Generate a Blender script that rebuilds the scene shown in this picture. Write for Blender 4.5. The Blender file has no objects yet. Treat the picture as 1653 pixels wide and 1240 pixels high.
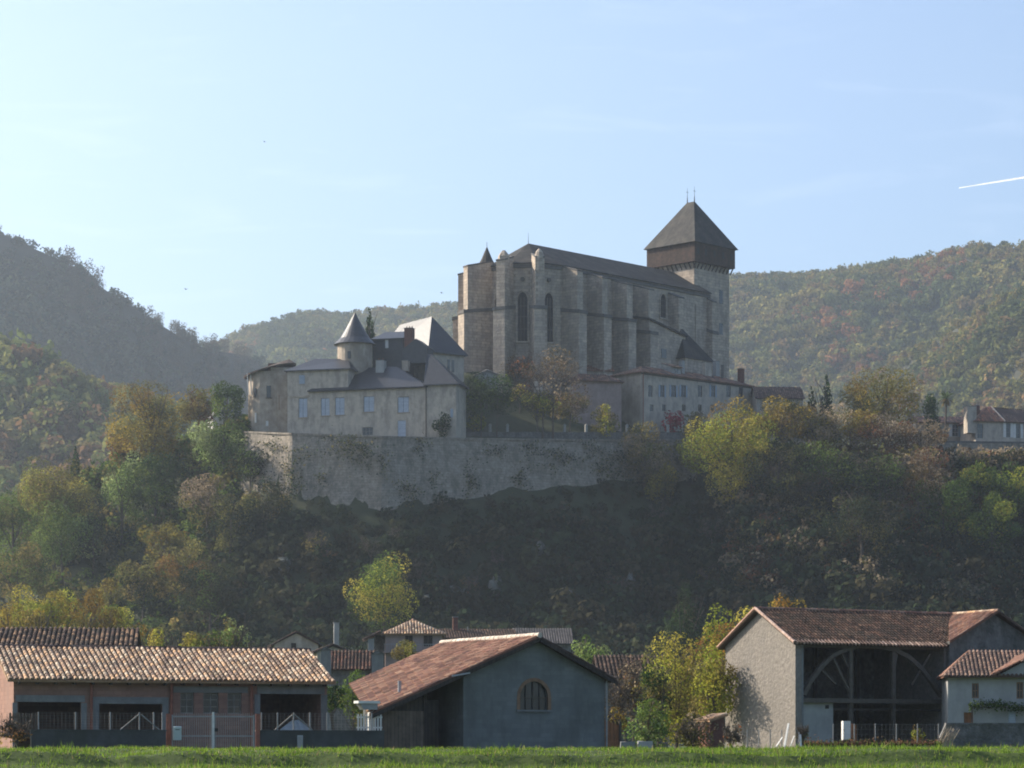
import bpy, math, random
import numpy as np
from mathutils import Vector
R = math.radians
F = 4400.0            # focal length in photo pixels
HX, HY = 826.5, 1220.0  # principal column, horizon row
EYE = 1.6
scene = bpy.context.scene
col = scene.collection

# ---------------------------------------------------------------- camera
cd = bpy.data.cameras.new('camera'); cam = bpy.data.objects.new('camera', cd); col.objects.link(cam)
cam.location = (0, 0, EYE); cam.rotation_euler = (R(90), 0, 0)
cd.sensor_width = 36; cd.lens = 36*F/1653; cd.shift_y = 600/1653.0
cd.clip_start = 0.5; cd.clip_end = 40000
scene.camera = cam

# ---------------------------------------------------------------- light
SUN_AZ, SUN_EL = 66.0, 31.0      # degrees to the left of the view direction, elevation
SUN_DIR = Vector((-math.sin(R(SUN_AZ))*math.cos(R(SUN_EL)), math.cos(R(SUN_AZ))*math.cos(R(SUN_EL)), math.sin(R(SUN_EL))))
w = bpy.data.worlds.new('World'); scene.world = w; w.use_nodes = True
nt = w.node_tree; nt.nodes.clear()
out = nt.nodes.new('ShaderNodeOutputWorld'); bg = nt.nodes.new('ShaderNodeBackground')
sky = nt.nodes.new('ShaderNodeTexSky'); sky.sky_type = 'NISHITA'; sky.sun_disc = False
sky.sun_elevation = R(SUN_EL); sky.sun_rotation = R(-SUN_AZ)
sky.air_density = 1.0; sky.dust_density = 3.6; sky.ozone_density = 3.4; sky.altitude = 400
bg.inputs['Strength'].default_value = 0.13
# a few faint cirrus streaks low in the sky
tc = nt.nodes.new('ShaderNodeTexCoord'); mp = nt.nodes.new('ShaderNodeMapping'); mp.inputs['Scale'].default_value = (5, 5, 34)
mp.inputs['Rotation'].default_value = (0, R(-8), 0)
nz = nt.nodes.new('ShaderNodeTexNoise'); nz.inputs['Scale'].default_value = 3.1; nz.inputs['Detail'].default_value = 6; nz.inputs['Distortion'].default_value = .6
rp = nt.nodes.new('ShaderNodeValToRGB'); rp.color_ramp.elements[0].position = .56; rp.color_ramp.elements[1].position = .82
rp.color_ramp.elements[1].color = (.06, .06, .06, 1)
mx = nt.nodes.new('ShaderNodeMixRGB'); mx.inputs['Color2'].default_value = (9.5, 9.6, 9.8, 1)
nt.links.new(tc.outputs['Generated'], mp.inputs['Vector']); nt.links.new(mp.outputs[0], nz.inputs['Vector'])
nt.links.new(nz.outputs['Fac'], rp.inputs['Fac']); nt.links.new(rp.outputs['Color'], mx.inputs['Fac'])
nt.links.new(sky.outputs[0], mx.inputs['Color1']); nt.links.new(mx.outputs[0], bg.inputs['Color'])
nt.links.new(bg.outputs[0], out.inputs['Surface'])
sl = bpy.data.lights.new('sun', 'SUN'); sl.energy = 5.0; sl.angle = R(.5); sl.color = (1, .89, .73)
so = bpy.data.objects.new('sun', sl); col.objects.link(so); so.rotation_euler = SUN_DIR.to_track_quat('Z', 'Y').to_euler()
so.location = (-60, 40, 60)
vs = scene.view_settings; vs.view_transform = 'Standard'; vs.look = 'None'; vs.exposure = 0.83; vs.gamma = 1
scene.render.engine = 'CYCLES'
cy = scene.cycles; cy.max_bounces = 5; cy.volume_bounces = 0; cy.transparent_max_bounces = 6; cy.transmission_bounces = 3
cy.diffuse_bounces = 3; cy.glossy_bounces = 2; cy.use_denoising = True; cy.caustics_reflective = False; cy.caustics_refractive = False; cy.filter_width = 1.9

# ---------------------------------------------------------------- materials
def mat(name, c1, c2=None, rough=.9, scale=1.0, bump=.0, stain=None, stain_s=.15, stain_amt=.6, spec=.2, brick=None, tint=False, bands=None, bscale=None):
    m = bpy.data.materials.new(name); m.use_nodes = True; n = m.node_tree; L = n.links
    b = n.nodes['Principled BSDF']; b.inputs['Roughness'].default_value = rough
    b.inputs['Specular IOR Level'].default_value = spec
    tc = n.nodes.new('ShaderNodeTexCoord'); P = tc.outputs['Object']
    c2 = c2 or tuple(x*.7 for x in c1)
    nz = n.nodes.new('ShaderNodeTexNoise'); nz.inputs['Scale'].default_value = scale; nz.inputs['Detail'].default_value = 7; nz.inputs['Roughness'].default_value = .65
    L.new(P, nz.inputs['Vector'])
    cr = n.nodes.new('ShaderNodeValToRGB'); cr.color_ramp.elements[0].position = .33; cr.color_ramp.elements[1].position = .67
    cr.color_ramp.elements[0].color = (*c2, 1); cr.color_ramp.elements[1].color = (*c1, 1)
    L.new(nz.outputs['Fac'], cr.inputs['Fac']); C = cr.outputs['Color']; H = nz.outputs['Fac']
    if brick:   # (length, height, mortar, colour of mortar)
        sx = n.nodes.new('ShaderNodeSeparateXYZ'); L.new(P, sx.inputs[0])
        ad = n.nodes.new('ShaderNodeMath'); L.new(sx.outputs[0], ad.inputs[0]); L.new(sx.outputs[1], ad.inputs[1])
        cx = n.nodes.new('ShaderNodeCombineXYZ'); L.new(ad.outputs[0], cx.inputs[0]); L.new(sx.outputs[2], cx.inputs[1])
        bk = n.nodes.new('ShaderNodeTexBrick'); bk.inputs['Scale'].default_value = 1; bk.inputs['Brick Width'].default_value = brick[0]
        bk.inputs['Row Height'].default_value = brick[1]; bk.inputs['Mortar Size'].default_value = brick[2]; bk.inputs['Mortar Smooth'].default_value = .4
        bk.inputs['Color1'].default_value = (1.12, 1.1, 1.08, 1); bk.inputs['Color2'].default_value = (.72, .72, .74, 1)
        bk.inputs['Mortar'].default_value = (*brick[3], 1); L.new(cx.outputs[0], bk.inputs['Vector'])
        mu = n.nodes.new('ShaderNodeMixRGB'); mu.blend_type = 'MULTIPLY'; mu.inputs['Fac'].default_value = brick[4] if len(brick) > 4 else .9
        L.new(C, mu.inputs['Color1']); L.new(bk.outputs['Color'], mu.inputs['Color2']); C = mu.outputs[0]
    if tint:
        at = n.nodes.new('ShaderNodeAttribute'); at.attribute_name = 'tint'
        mu = n.nodes.new('ShaderNodeMixRGB'); mu.blend_type = 'MULTIPLY'; mu.inputs['Fac'].default_value = 1
        L.new(C, mu.inputs['Color1']); L.new(at.outputs['Color'], mu.inputs['Color2']); C = mu.outputs[0]
    if stain:
        n2 = n.nodes.new('ShaderNodeTexNoise'); n2.inputs['Scale'].default_value = stain_s; n2.inputs['Detail'].default_value = 9; n2.inputs['Roughness'].default_value = .7
        mp = n.nodes.new('ShaderNodeMapping'); mp.inputs['Scale'].default_value = (1, 1, .38); L.new(P, mp.inputs[0]); L.new(mp.outputs[0], n2.inputs['Vector'])
        r2 = n.nodes.new('ShaderNodeValToRGB'); r2.color_ramp.elements[0].position = .46; r2.color_ramp.elements[1].position = .62
        r2.color_ramp.elements[1].color = (stain_amt,)*3+(1,)
        L.new(n2.outputs['Fac'], r2.inputs['Fac'])
        m2 = n.nodes.new('ShaderNodeMixRGB'); L.new(r2.outputs['Color'], m2.inputs['Fac']); L.new(C, m2.inputs['Color1']); m2.inputs['Color2'].default_value = (*stain, 1); C = m2.outputs[0]
    L.new(C, b.inputs['Base Color'])
    if bump:
        nb = n.nodes.new('ShaderNodeTexNoise'); nb.inputs['Scale'].default_value = bscale or scale*2.5; nb.inputs['Detail'].default_value = 5
        L.new(P, nb.inputs['Vector'])
        bp = n.nodes.new('ShaderNodeBump'); bp.inputs['Distance'].default_value = bump; bp.inputs['Strength'].default_value = 1
        L.new(nb.outputs['Fac'], bp.inputs['Height']); L.new(bp.outputs[0], b.inputs['Normal'])
    return m
def leaf_mat(name, transl=.35):
    m = bpy.data.materials.new(name); m.use_nodes = True; n = m.node_tree; L = n.links; n.nodes.clear()
    o = n.nodes.new('ShaderNodeOutputMaterial'); d = n.nodes.new('ShaderNodeBsdfDiffuse'); t = n.nodes.new('ShaderNodeBsdfTranslucent'); x = n.nodes.new('ShaderNodeMixShader')
    at = n.nodes.new('ShaderNodeAttribute'); at.attribute_name = 'tint'
    L.new(at.outputs['Color'], d.inputs[0]); L.new(at.outputs['Color'], t.inputs[0]); x.inputs[0].default_value = transl
    L.new(d.outputs[0], x.inputs[1]); L.new(t.outputs[0], x.inputs[2]); L.new(x.outputs[0], o.inputs[0])
    return m
M = {}
M['leaf'] = leaf_mat('foliage', .5); M['far_leaf'] = leaf_mat('far_foliage', .3); M['grass'] = leaf_mat('grass', .45)
M['bark'] = mat('bark', (.13, .10, .08), (.06, .05, .04), scale=3, bump=.05)
M['soil'] = mat('soil', (.045, .055, .025), (.03, .035, .018), scale=.4, bump=.1)
M['turf'] = mat('turf', (.07, .10, .02), (.035, .055, .015), scale=1.5, bump=.05)
M['forest_floor'] = mat('forest_floor', (.05, .05, .035), (.03, .035, .025), scale=.05)
M['rock'] = mat('rock', (.28, .28, .27), (.08, .09, .08), scale=.5, bump=.4, stain=(.04, .05, .035), stain_s=.25, stain_amt=.9)
M['rampart'] = mat('rampart_stone', (.40, .345, .28), (.22, .19, .155), scale=1.6, bump=.2, brick=(1.0, .5, .05, (.5, .5, .5), .5), stain=(.11, .105, .085), stain_s=.8, stain_amt=.65)
M['church'] = mat('church_stone', (.55, .46, .365), (.37, .31, .25), scale=1.1, bump=.15, brick=(1.3, .6, .05, (.55, .53, .5), .8), stain=(.20, .175, .15), stain_s=.6, stain_amt=.6)
M['band'] = mat('dark_ledge_stone', (.15, .14, .13), (.09, .085, .08), scale=1)
M['slate'] = mat('slate', (.036, .038, .045), (.02, .022, .027), rough=.44, spec=.6, scale=1.2, bump=.03, brick=(.5, .3, .02, (.5, .5, .5), .7))
M['church_roof'] = mat('church_slate', (.055, .052, .048), (.03, .029, .028), rough=.8, spec=.15, scale=.8, bump=.05, brick=(.6, .4, .03, (.5, .5, .5), .7), stain=(.11, .10, .085), stain_s=.4, stain_amt=.4)
M['hoarding'] = mat('dark_boards', (.085, .055, .042), (.035, .025, .022), scale=1.5, brick=(.35, 6, .02, (.2, .2, .2), .9))
M['render'] = mat('lime_render', (.50, .43, .35), (.36, .315, .26), scale=1.0, bump=.05, stain=(.19, .17, .145), stain_s=.7, stain_amt=.6)
M['render_warm'] = mat('warm_render', (.46, .39, .31), (.28, .23, .18), scale=.7, bump=.05, stain=(.22, .17, .13), stain_s=.4, stain_amt=.55)
M['render_pale'] = mat('pale_render', (.36, .355, .34), (.27, .27, .26), scale=.9, bump=.02, stain=(.19, .19, .18), stain_s=.5, stain_amt=.4)
M['render_rose'] = mat('rose_render', (.36, .27, .24), (.25, .19, .17), scale=.8, bump=.03, stain=(.14, .11, .1), stain_s=.5, stain_amt=.4)
M['cement'] = mat('cement_block', (.19, .197, .19), (.14, .147, .14), scale=.7, bump=.02, brick=(.5, .2, .012, (.75, .75, .75), .45), stain=(.095, .10, .09), stain_s=.8, stain_amt=.6)
M['concrete'] = mat('concrete', (.22, .22, .215), (.15, .152, .15), scale=1.5, bump=.02, stain=(.12, .12, .125), stain_s=.8, stain_amt=.5)
M['dark_concrete'] = mat('dark_wet_concrete', (.085, .088, .088), (.05, .052, .052), scale=1.2, bump=.03, stain=(.05, .055, .045), stain_s=.8, stain_amt=.6)
M['brick'] = mat('pink_hollow_brick', (.285, .165, .125), (.215, .125, .10), scale=1.2, bump=.01, brick=(.4, .2, .02, (.8, .75, .7), .7), stain=(.25, .16, .13), stain_s=.7, stain_amt=.4)
M['red_brick'] = mat('red_brick', (.20, .095, .07), (.13, .06, .05), scale=3, brick=(.25, .08, .012, (.6, .55, .5), .7))
M['rubble'] = mat('rubble_plaster', (.255, .228, .2), (.165, .148, .13), scale=3.5, bump=.07, bscale=5, stain=(.17, .155, .14), stain_s=.6, stain_amt=.5)
M['stone_wall'] = mat('garden_wall_stone', (.2, .19, .18), (.09, .09, .085), scale=2.2, bump=.12, stain=(.05, .055, .045), stain_s=.8, stain_amt=.6)
M['tile'] = mat('clay_tile', (1, 1, 1), (.66, .64, .62), rough=.75, spec=.3, scale=5, bump=.01, tint=True)
M['tile_dark'] = mat('old_clay_tile', (.62, .58, .56), (.3, .3, .3), scale=2, bump=.02, tint=True, stain=(.035, .035, .028), stain_s=.8, stain_amt=.55)
M['ridge_white'] = mat('sunlit_ridge', (.62, .56, .47), (.42, .36, .3), scale=4, bump=.02)  # pale ridge tone carries its sunlight in the colour
M['wood'] = mat('weathered_wood', (.17, .125, .095), (.09, .07, .055), scale=2, bump=.02, brick=(.18, 5, .012, (.25, .25, .25), .8))
M['dark_wood'] = mat('dark_wood', (.07, .055, .045), (.035, .03, .025), scale=2, bump=.02, brick=(.2, 5, .015, (.2, .2, .2), .8))
M['beam'] = mat('timber_beam', (.115, .098, .08), (.07, .06, .05), scale=3, bump=.02)
M['orange_wood'] = mat('orange_board', (.34, .15, .07), (.22, .10, .05), scale=2, brick=(.2, 4, .012, (.3, .3, .3), .8))
M['white'] = mat('white_paint', (.68, .67, .63), (.52, .51, .48), scale=3, rough=.6)
M['blue_shutter'] = mat('pale_blue_paint', (.42, .47, .54), (.34, .39, .46), scale=3, rough=.6, brick=(5, .12, .02, (.6, .6, .6), .6))
M['grey_shutter'] = mat('grey_blue_paint', (.30, .35, .42), (.25, .3, .36), scale=3, rough=.6)
M['frame'] = mat('grey_window_frame', (.25, .24, .22), (.17, .16, .15), scale=4)
M['brown_frame'] = mat('brown_window_frame', (.26, .16, .10), (.17, .10, .06), scale=4)
M['dull_glass'] = mat('leaded_glass', (.022, .022, .024), (.012, .012, .014), rough=.6, spec=.15, scale=2)
M['glass'] = mat('window_glass', (.03, .035, .04), (.02, .022, .026), rough=.12, spec=.6, scale=2)
M['metal'] = mat('galvanised_metal', (.30, .29, .28), (.21, .2, .19), rough=.5, spec=.5, scale=4)
M['rust'] = mat('rusty_metal', (.30, .12, .08), (.2, .08, .06), scale=4)
M['gutter'] = mat('zinc_gutter', (.33, .34, .35), (.24, .25, .26), rough=.45, spec=.5, scale=3)
M['iron'] = mat('dark_iron', (.05, .05, .05), (.03, .03, .03), scale=4)
M['green_box'] = mat('pale_green_enamel', (.42, .48, .44), (.34, .4, .37), rough=.5, scale=3)
M['dirt_floor'] = mat('dirt_floor', (.10, .09, .075), (.06, .055, .045), scale=1)

# ---------------------------------------------------------------- mesh building
class MB:
    def __init__(s): s.v = []; s.f = []; s.c = []
    def add(s, vs, fs, c=None):
        n = len(s.v); s.v += [tuple(p) for p in vs]; s.f += [tuple(i+n for i in f) for f in fs]
        s.c += [c or (1, 1, 1)]*len(fs); return s
    def box(s, x0, x1, y0, y1, z0, z1, c=None):
        return s.add([(x0,y0,z0),(x1,y0,z0),(x1,y1,z0),(x0,y1,z0),(x0,y0,z1),(x1,y0,z1),(x1,y1,z1),(x0,y1,z1)],
                     [(0,3,2,1),(4,5,6,7),(0,1,5,4),(1,2,6,5),(2,3,7,6),(3,0,4,7)], c)
    def hexa(s, p, c=None):   # 4 bottom + 4 top points
        return s.add(p, [(0,3,2,1),(4,5,6,7),(0,1,5,4),(1,2,6,5),(2,3,7,6),(3,0,4,7)], c)
    def prism(s, poly, y0, y1, c=None):   # poly in (x,z), counter-clockwise seen from -y
        n = len(poly); vs = [(x,y0,z) for x,z in poly]+[(x,y1,z) for x,z in poly]
        return s.add(vs, [tuple(range(n)), tuple(range(2*n-1,n-1,-1))]+[(i,i+n,(i+1)%n+n,(i+1)%n) for i in range(n)], c)
    def prismz(s, poly, z0, z1, c=None):  # poly in (x,y) ccw from above
        n = len(poly); vs = [(x,y,z0) for x,y in poly]+[(x,y,z1) for x,y in poly]
        return s.add(vs, [tuple(range(n-1,-1,-1)), tuple(range(n,2*n))]+[(i,(i+1)%n,(i+1)%n+n,i+n) for i in range(n)], c)
    def prismx(s, poly, x0, x1, c=None):  # poly in (y,z)
        n = len(poly); vs = [(x0,y,z) for y,z in poly]+[(x1,y,z) for y,z in poly]
        return s.add(vs, [tuple(range(n-1,-1,-1)), tuple(range(n,2*n))]+[(i,(i+1)%n,(i+1)%n+n,i+n) for i in range(n)], c)
    def slab(s, pts, t=.12, c=None):      # planar polygon thickened downwards
        n = len(pts); vs = [tuple(p) for p in pts]+[(p[0],p[1],p[2]-t) for p in pts]
        return s.add(vs, [tuple(range(n)), tuple(range(2*n-1,n-1,-1))]+[(i,i+n,(i+1)%n+n,(i+1)%n) for i in range(n)], c)
    def bar(s, a, b, w=.05, h=None, n=4, w2=None, c=None):
        a = Vector(a); b = Vector(b); d = (b-a).normalized(); up = Vector((0,0,1)) if abs(d.z) < .95 else Vector((0,1,0))
        x = d.cross(up).normalized(); y = x.cross(d); r1 = w/2; r2 = (w2 if w2 is not None else w)/2; k = (h/w) if h else 1
        ph = math.pi/n; q = 1/math.cos(ph) if n == 4 else 1
        ring = lambda p, r: [p+(x*math.cos(2*math.pi*i/n+ph)+y*math.sin(2*math.pi*i/n+ph)*k)*r*q for i in range(n)]
        return s.add(ring(a,r1)+ring(b,r2), [tuple(range(n-1,-1,-1)), tuple(range(n,2*n))]+[(i,(i+1)%n,(i+1)%n+n,i+n) for i in range(n)], c)
    def lathe(s, cx, cy, prof, n=20, a0=0, a1=360, c=None):   # prof: (r,z) bottom to top
        full = a1-a0 >= 360; k = n if full else n+1; vs = []; fs = []
        for r, z in prof:
            for i in range(k):
                a = R(a0+(a1-a0)*i/n); vs.append((cx+r*math.cos(a), cy+r*math.sin(a), z))
        for j in range(len(prof)-1):
            for i in range(n):
                i2 = (i+1) % k; fs.append((j*k+i, j*k+i2, (j+1)*k+i2, (j+1)*k+i))
        if full: fs += [tuple(range(k-1,-1,-1)), tuple(range((len(prof)-1)*k, len(prof)*k))]
        return s.add(vs, fs, c)
    def wall(s, u0, u1, z0, z1, y0, y1, holes=()):   # a wall in the x-z plane with real rectangular openings
        us = sorted({u0, u1, *[min(max(h[k],u0),u1) for h in holes for k in (0,1)]}); zs = sorted({z0, z1, *[min(max(h[k],z0),z1) for h in holes for k in (2,3)]})
        for i in range(len(us)-1):
            for j in range(len(zs)-1):
                a, b, c, d = us[i], us[i+1], zs[j], zs[j+1]; mu, mz = (a+b)/2, (c+d)/2
                if any(h[0] < mu < h[1] and h[2] < mz < h[3] for h in holes): continue
                s.add([(a,y0,c),(b,y0,c),(b,y0,d),(a,y0,d)], [(0,1,2,3)]); s.add([(a,y1,c),(b,y1,c),(b,y1,d),(a,y1,d)], [(3,2,1,0)])
        for a, b, c, d in holes:
            s.add([(a,y0,c),(a,y1,c),(a,y1,d),(a,y0,d)], [(0,1,2,3)]); s.add([(b,y0,c),(b,y1,c),(b,y1,d),(b,y0,d)], [(3,2,1,0)])
            s.add([(a,y0,d),(b,y0,d),(b,y1,d),(a,y1,d)], [(3,2,1,0)])
            if c > z0+.01: s.add([(a,y0,c),(b,y0,c),(b,y1,c),(a,y1,c)], [(0,1,2,3)])
        for a in (u0, u1): s.add([(a,y0,z0),(a,y1,z0),(a,y1,z1),(a,y0,z1)], [(0,1,2,3)])
        s.add([(u0,y0,z1),(u1,y0,z1),(u1,y1,z1),(u0,y1,z1)], [(0,1,2,3)]); return s
    def build(s, name, m, parent=None, smooth=False, label=None):
        me = bpy.data.meshes.new(name); me.from_pydata(s.v, [], s.f)
        me.materials.append(M[m] if isinstance(m, str) else m)
        if any(c != (1,1,1) for c in s.c) or m in ('tile', 'tile_dark'):
            a = me.color_attributes.new('tint', 'FLOAT_COLOR', 'CORNER')
            cc = np.array(s.c, dtype=np.float32); cnt = np.array([len(f) for f in s.f]); arr = np.ones((cnt.sum(), 4), np.float32)
            arr[:, :3] = np.repeat(cc, cnt, axis=0); a.data.foreach_set('color', arr.ravel())
        if smooth: me.polygons.foreach_set('use_smooth', [True]*len(me.polygons))
        o = bpy.data.objects.new(name, me); col.objects.link(o)
        if parent: o.parent = parent
        if label: o['label'] = label
        return o
def tag(o, label=None, cat=None, group=None, kind=None):
    if label: o['label'] = label
    if cat: o['category'] = cat
    if group: o['group'] = group
    if kind: o['kind'] = kind
    return o
def empty(name, loc, rz=0, label=None, cat=None, group=None):
    o = bpy.data.objects.new(name, None); col.objects.link(o); o.location = loc; o.rotation_euler = (0,0,rz); o.empty_display_size = .5
    return tag(o, label, cat, group)
def P(px, py, D): return Vector(((px-HX)*D/F, D, EYE+(HY-py)*D/F))
class Bld:
    """A thing standing at a corner, its local x running to the right and away, measured from the photograph."""
    def __init__(s, name, label, cat, px, D, z, a, group=None):
        s.a = R(a); s.c, s.s = math.cos(s.a), math.sin(s.a); s.ox = (px-HX)*D/F; s.oy = D; s.z0 = z
        s.e = empty(name, (s.ox, s.oy, z), s.a, label, cat, group)
    def u(s, px, v=0): k = (px-HX)/F; return (k*(s.oy+v*s.c)-s.ox+v*s.s)/(s.c-k*s.s)
    def v(s, px, u=0): k = (px-HX)/F; return (s.ox+u*s.c-k*(s.oy+u*s.s))/(s.s+k*s.c)
    def Y(s, u, v): return s.oy+u*s.s+v*s.c
    def z(s, py, u=0, v=0): return EYE+(HY-py)/F*s.Y(u, v)-s.z0
    def part(s, name, mb, m, parent=None, label=None, smooth=False): return mb.build(name, m, parent or s.e, smooth, label)
    def window(s, u0, u1, z0, z1, v=0, nx=2, nz=2, fm='frame', fw=.07, deep=.12, name='window', parent=None):
        f = MB(); y0, y1 = v+deep, v+deep+.06
        f.box(u0,u1,y0,y1,z0,z0+fw).box(u0,u1,y0,y1,z1-fw,z1).box(u0,u0+fw,y0,y1,z0+fw,z1-fw).box(u1-fw,u1,y0,y1,z0+fw,z1-fw)
        for i in range(1,nx): c = u0+(u1-u0)*i/nx; f.box(c-fw*.4,c+fw*.4,y0+.003,y1-.003,z0+fw,z1-fw)
        for i in range(1,nz): c = z0+(z1-z0)*i/nz; f.box(u0+fw,u1-fw,y0+.006,y1-.006,c-fw*.3,c+fw*.3)
        w_ = s.part(name, f, fm, parent); s.part('pane', MB().box(u0+.02,u1-.02,y1-.02,y1-.008,z0+.02,z1-.02), 'glass', w_); return w_
    def window_y(s, y0, y1, z0, z1, u, sgn, nx=2, nz=2, fm='frame', fw=.07, name='window'):   # on a side wall, facing sgn*x, set on the wall face
        f = MB(); a, b = sorted((u, u+sgn*.07))
        f.box(a,b,y0,y1,z0,z0+fw).box(a,b,y0,y1,z1-fw,z1).box(a,b,y0,y0+fw,z0+fw,z1-fw).box(a,b,y1-fw,y1,z0+fw,z1-fw)
        for i in range(1,nx): c = y0+(y1-y0)*i/nx; f.box(a+.004,b-.004,c-fw*.4,c+fw*.4,z0+fw,z1-fw)
        w_ = s.part(name, f, fm); a, b = sorted((u+sgn*.012, u+sgn*.03))
        s.part('pane', MB().box(a,b,y0+.02,y1-.02,z0+.02,z1-.02), 'glass', w_); return w_
    def shutters(s, u0, u1, z0, z1, v=0, m='blue_shutter', open_=False):
        mid = (u0+u1)/2
        for a, b in ((u0, mid-.01), (mid+.01, u1)): s.part('shutter', MB().box(a,b,v-.05,v-.003,z0,z1), m)

TAN = [(.58,.36,.20),(.52,.34,.21),(.32,.20,.13),(.58,.46,.33),(.40,.28,.19),(.20,.13,.095),(.50,.38,.27),(.26,.18,.13)]
RED = [(.33,.165,.105),(.36,.19,.12),(.25,.125,.085),(.38,.23,.16),(.28,.15,.11)]
BROWN = [(.17,.105,.08),(.21,.125,.09),(.13,.085,.065),(.25,.165,.12),(.11,.075,.06)]
RUST = [(.30,.145,.095),(.25,.12,.08),(.34,.18,.12),(.21,.105,.08)]
def tile_roof(mb, pts, w=.24, L=.42, hh=.07, pal=RED, seed=1, slab=.1, prof=5, lip=.02):
    """canal tiles laid in rows on the planar polygon pts; every tile has its own shell and fired colour"""
    rng = random.Random(seed); pts = [Vector(p) for p in pts]
    n = Vector((0,0,0))
    for i in range(1, len(pts)-1): n += (pts[i]-pts[0]).cross(pts[i+1]-pts[0])
    n.normalize()
    if n.z < 0: n = -n; pts.reverse()
    mb.slab(pts, slab, tuple(x*.55 for x in pal[0]))
    e = Vector((0,0,1)).cross(n).normalized(); f = n.cross(e)
    if f.z < 0: f = -f
    o = pts[0]; Q = [((p-o).dot(e), (p-o).dot(f)) for p in pts]
    emin, emax = min(q[0] for q in Q), max(q[0] for q in Q); k = max(1, round((emax-emin)/w)); w = (emax-emin)/k
    for i in range(k):
        c = emin+(i+.5)*w; ys = []
        for j in range(len(Q)):
            (x0,y0),(x1,y1) = Q[j], Q[(j+1)%len(Q)]
            if (x0-c)*(x1-c) < 0: ys.append(y0+(c-x0)/(x1-x0)*(y1-y0))
        if len(ys) < 2: continue
        lo, hi = min(ys), max(ys)
        if hi-lo < .15: continue
        m = max(1, round((hi-lo)/L)); l = (hi-lo)/m
        for j in range(m):
            a, b = lo+j*l - (.05 if j == 0 else .03), lo+(j+1)*l; base = rng.choice(pal); g = rng.uniform(.72, 1.2)*(.62 if math.sin(c*1.9+seed)*math.sin((lo+j*l)*1.6+seed*2)+.5*math.sin(c*5.1+j) > .75 else 1); wv = .018+.018*math.sin(c*.9+seed)*math.sin((lo+j*l)*.8+1); cc = tuple(x*g for x in base)
            jit = rng.uniform(-.012, .012); wj = w*rng.uniform(.36, .41); vs = []
            for t, lift, ww in ((a, lip+rng.uniform(0,.012), wj), (b, 0, wj*.82)):
                for q in range(prof):
                    th = math.pi*q/(prof-1); vs.append(o+e*(c+jit-math.cos(th)*ww)+f*t+n*(math.sin(th)*hh+lift+.004+wv))
            fs = [(q, q+1, q+1+prof, q+prof) for q in range(prof-1)]+[tuple(range(prof-1,-1,-1))]
            mb.add(vs, fs, cc)
    return mb
def ridge_tiles(mb, a, b, r=.12, L=.4, pal=TAN, seed=3):
    rng = random.Random(seed); a = Vector(a); b = Vector(b); d = b-a; n = max(1, round(d.length/L))
    for i in range(n): mb.bar(a+d*(i/n), a+d*((i+1.06)/n), r*2*rng.uniform(.95,1.1), n=8, w2=r*1.8, c=(lambda g, q: tuple(x*g for x in q))(rng.uniform(.85,1.15), rng.choice(pal)))
    return mb

# ---------------------------------------------------------------- foliage
def vnoise(x, y, seed=0):
    xi = np.floor(x).astype(np.int64); yi = np.floor(y).astype(np.int64); fx = x-xi; fy = y-yi
    def h(a, b):
        n = (a*374761393+b*668265263+seed*974634777) & 0x7fffffff; n = ((n ^ (n >> 13))*1274126177) & 0x7fffffff
        return ((n ^ (n >> 16)) & 0xffff)/65535.0
    u = fx*fx*(3-2*fx); v = fy*fy*(3-2*fy)
    return (h(xi,yi)*(1-u)+h(xi+1,yi)*u)*(1-v)+(h(xi,yi+1)*(1-u)+h(xi+1,yi+1)*u)*v
def fbm(x, y, seed=0, o=4): return sum((vnoise(x*2**i, y*2**i, seed+i)-.5)/2**i for i in range(o))
def quads_mesh(name, cen, nor, size, colr, m, parent=None, aspect=.75, jag=None):
    """one mesh of small leaf faces; cen, nor (N,3), size (N,), colr (N,3)"""
    N = len(cen); rng = np.random.default_rng(N+7)
    nor = nor/np.maximum(np.linalg.norm(nor, axis=1, keepdims=True), 1e-6)
    t = rng.normal(size=(N,3)); t -= nor*(t*nor).sum(1, keepdims=True); t /= np.linalg.norm(t, axis=1, keepdims=True); b = np.cross(nor, t)
    s = size[:,None]*.5; V = np.empty((N,4,3), np.float32)
    k = rng.uniform(.6,1.3,(N,4,1))
    V[:,0] = cen-t*s*k[:,0]; V[:,1] = cen-b*s*aspect*k[:,1]; V[:,2] = cen+t*s*k[:,2]; V[:,3] = cen+b*s*aspect*k[:,3]
    me = bpy.data.meshes.new(name); me.vertices.add(4*N); me.loops.add(4*N); me.polygons.add(N)
    me.vertices.foreach_set('co', V.ravel()); me.loops.foreach_set('vertex_index', np.arange(4*N, dtype=np.int32))
    me.polygons.foreach_set('loop_start', np.arange(0,4*N,4, dtype=np.int32)); me.polygons.foreach_set('loop_total', np.full(N,4,np.int32))
    me.update(); me.materials.append(M[m])
    a = me.color_attributes.new('tint', 'FLOAT_COLOR', 'CORNER'); arr = np.ones((N*4,4), np.float32); arr[:,:3] = np.repeat(colr, 4, axis=0)
    a.data.foreach_set('color', arr.ravel()); o = bpy.data.objects.new(name, me); col.objects.link(o)
    if parent: o.parent = parent
    return o
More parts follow.
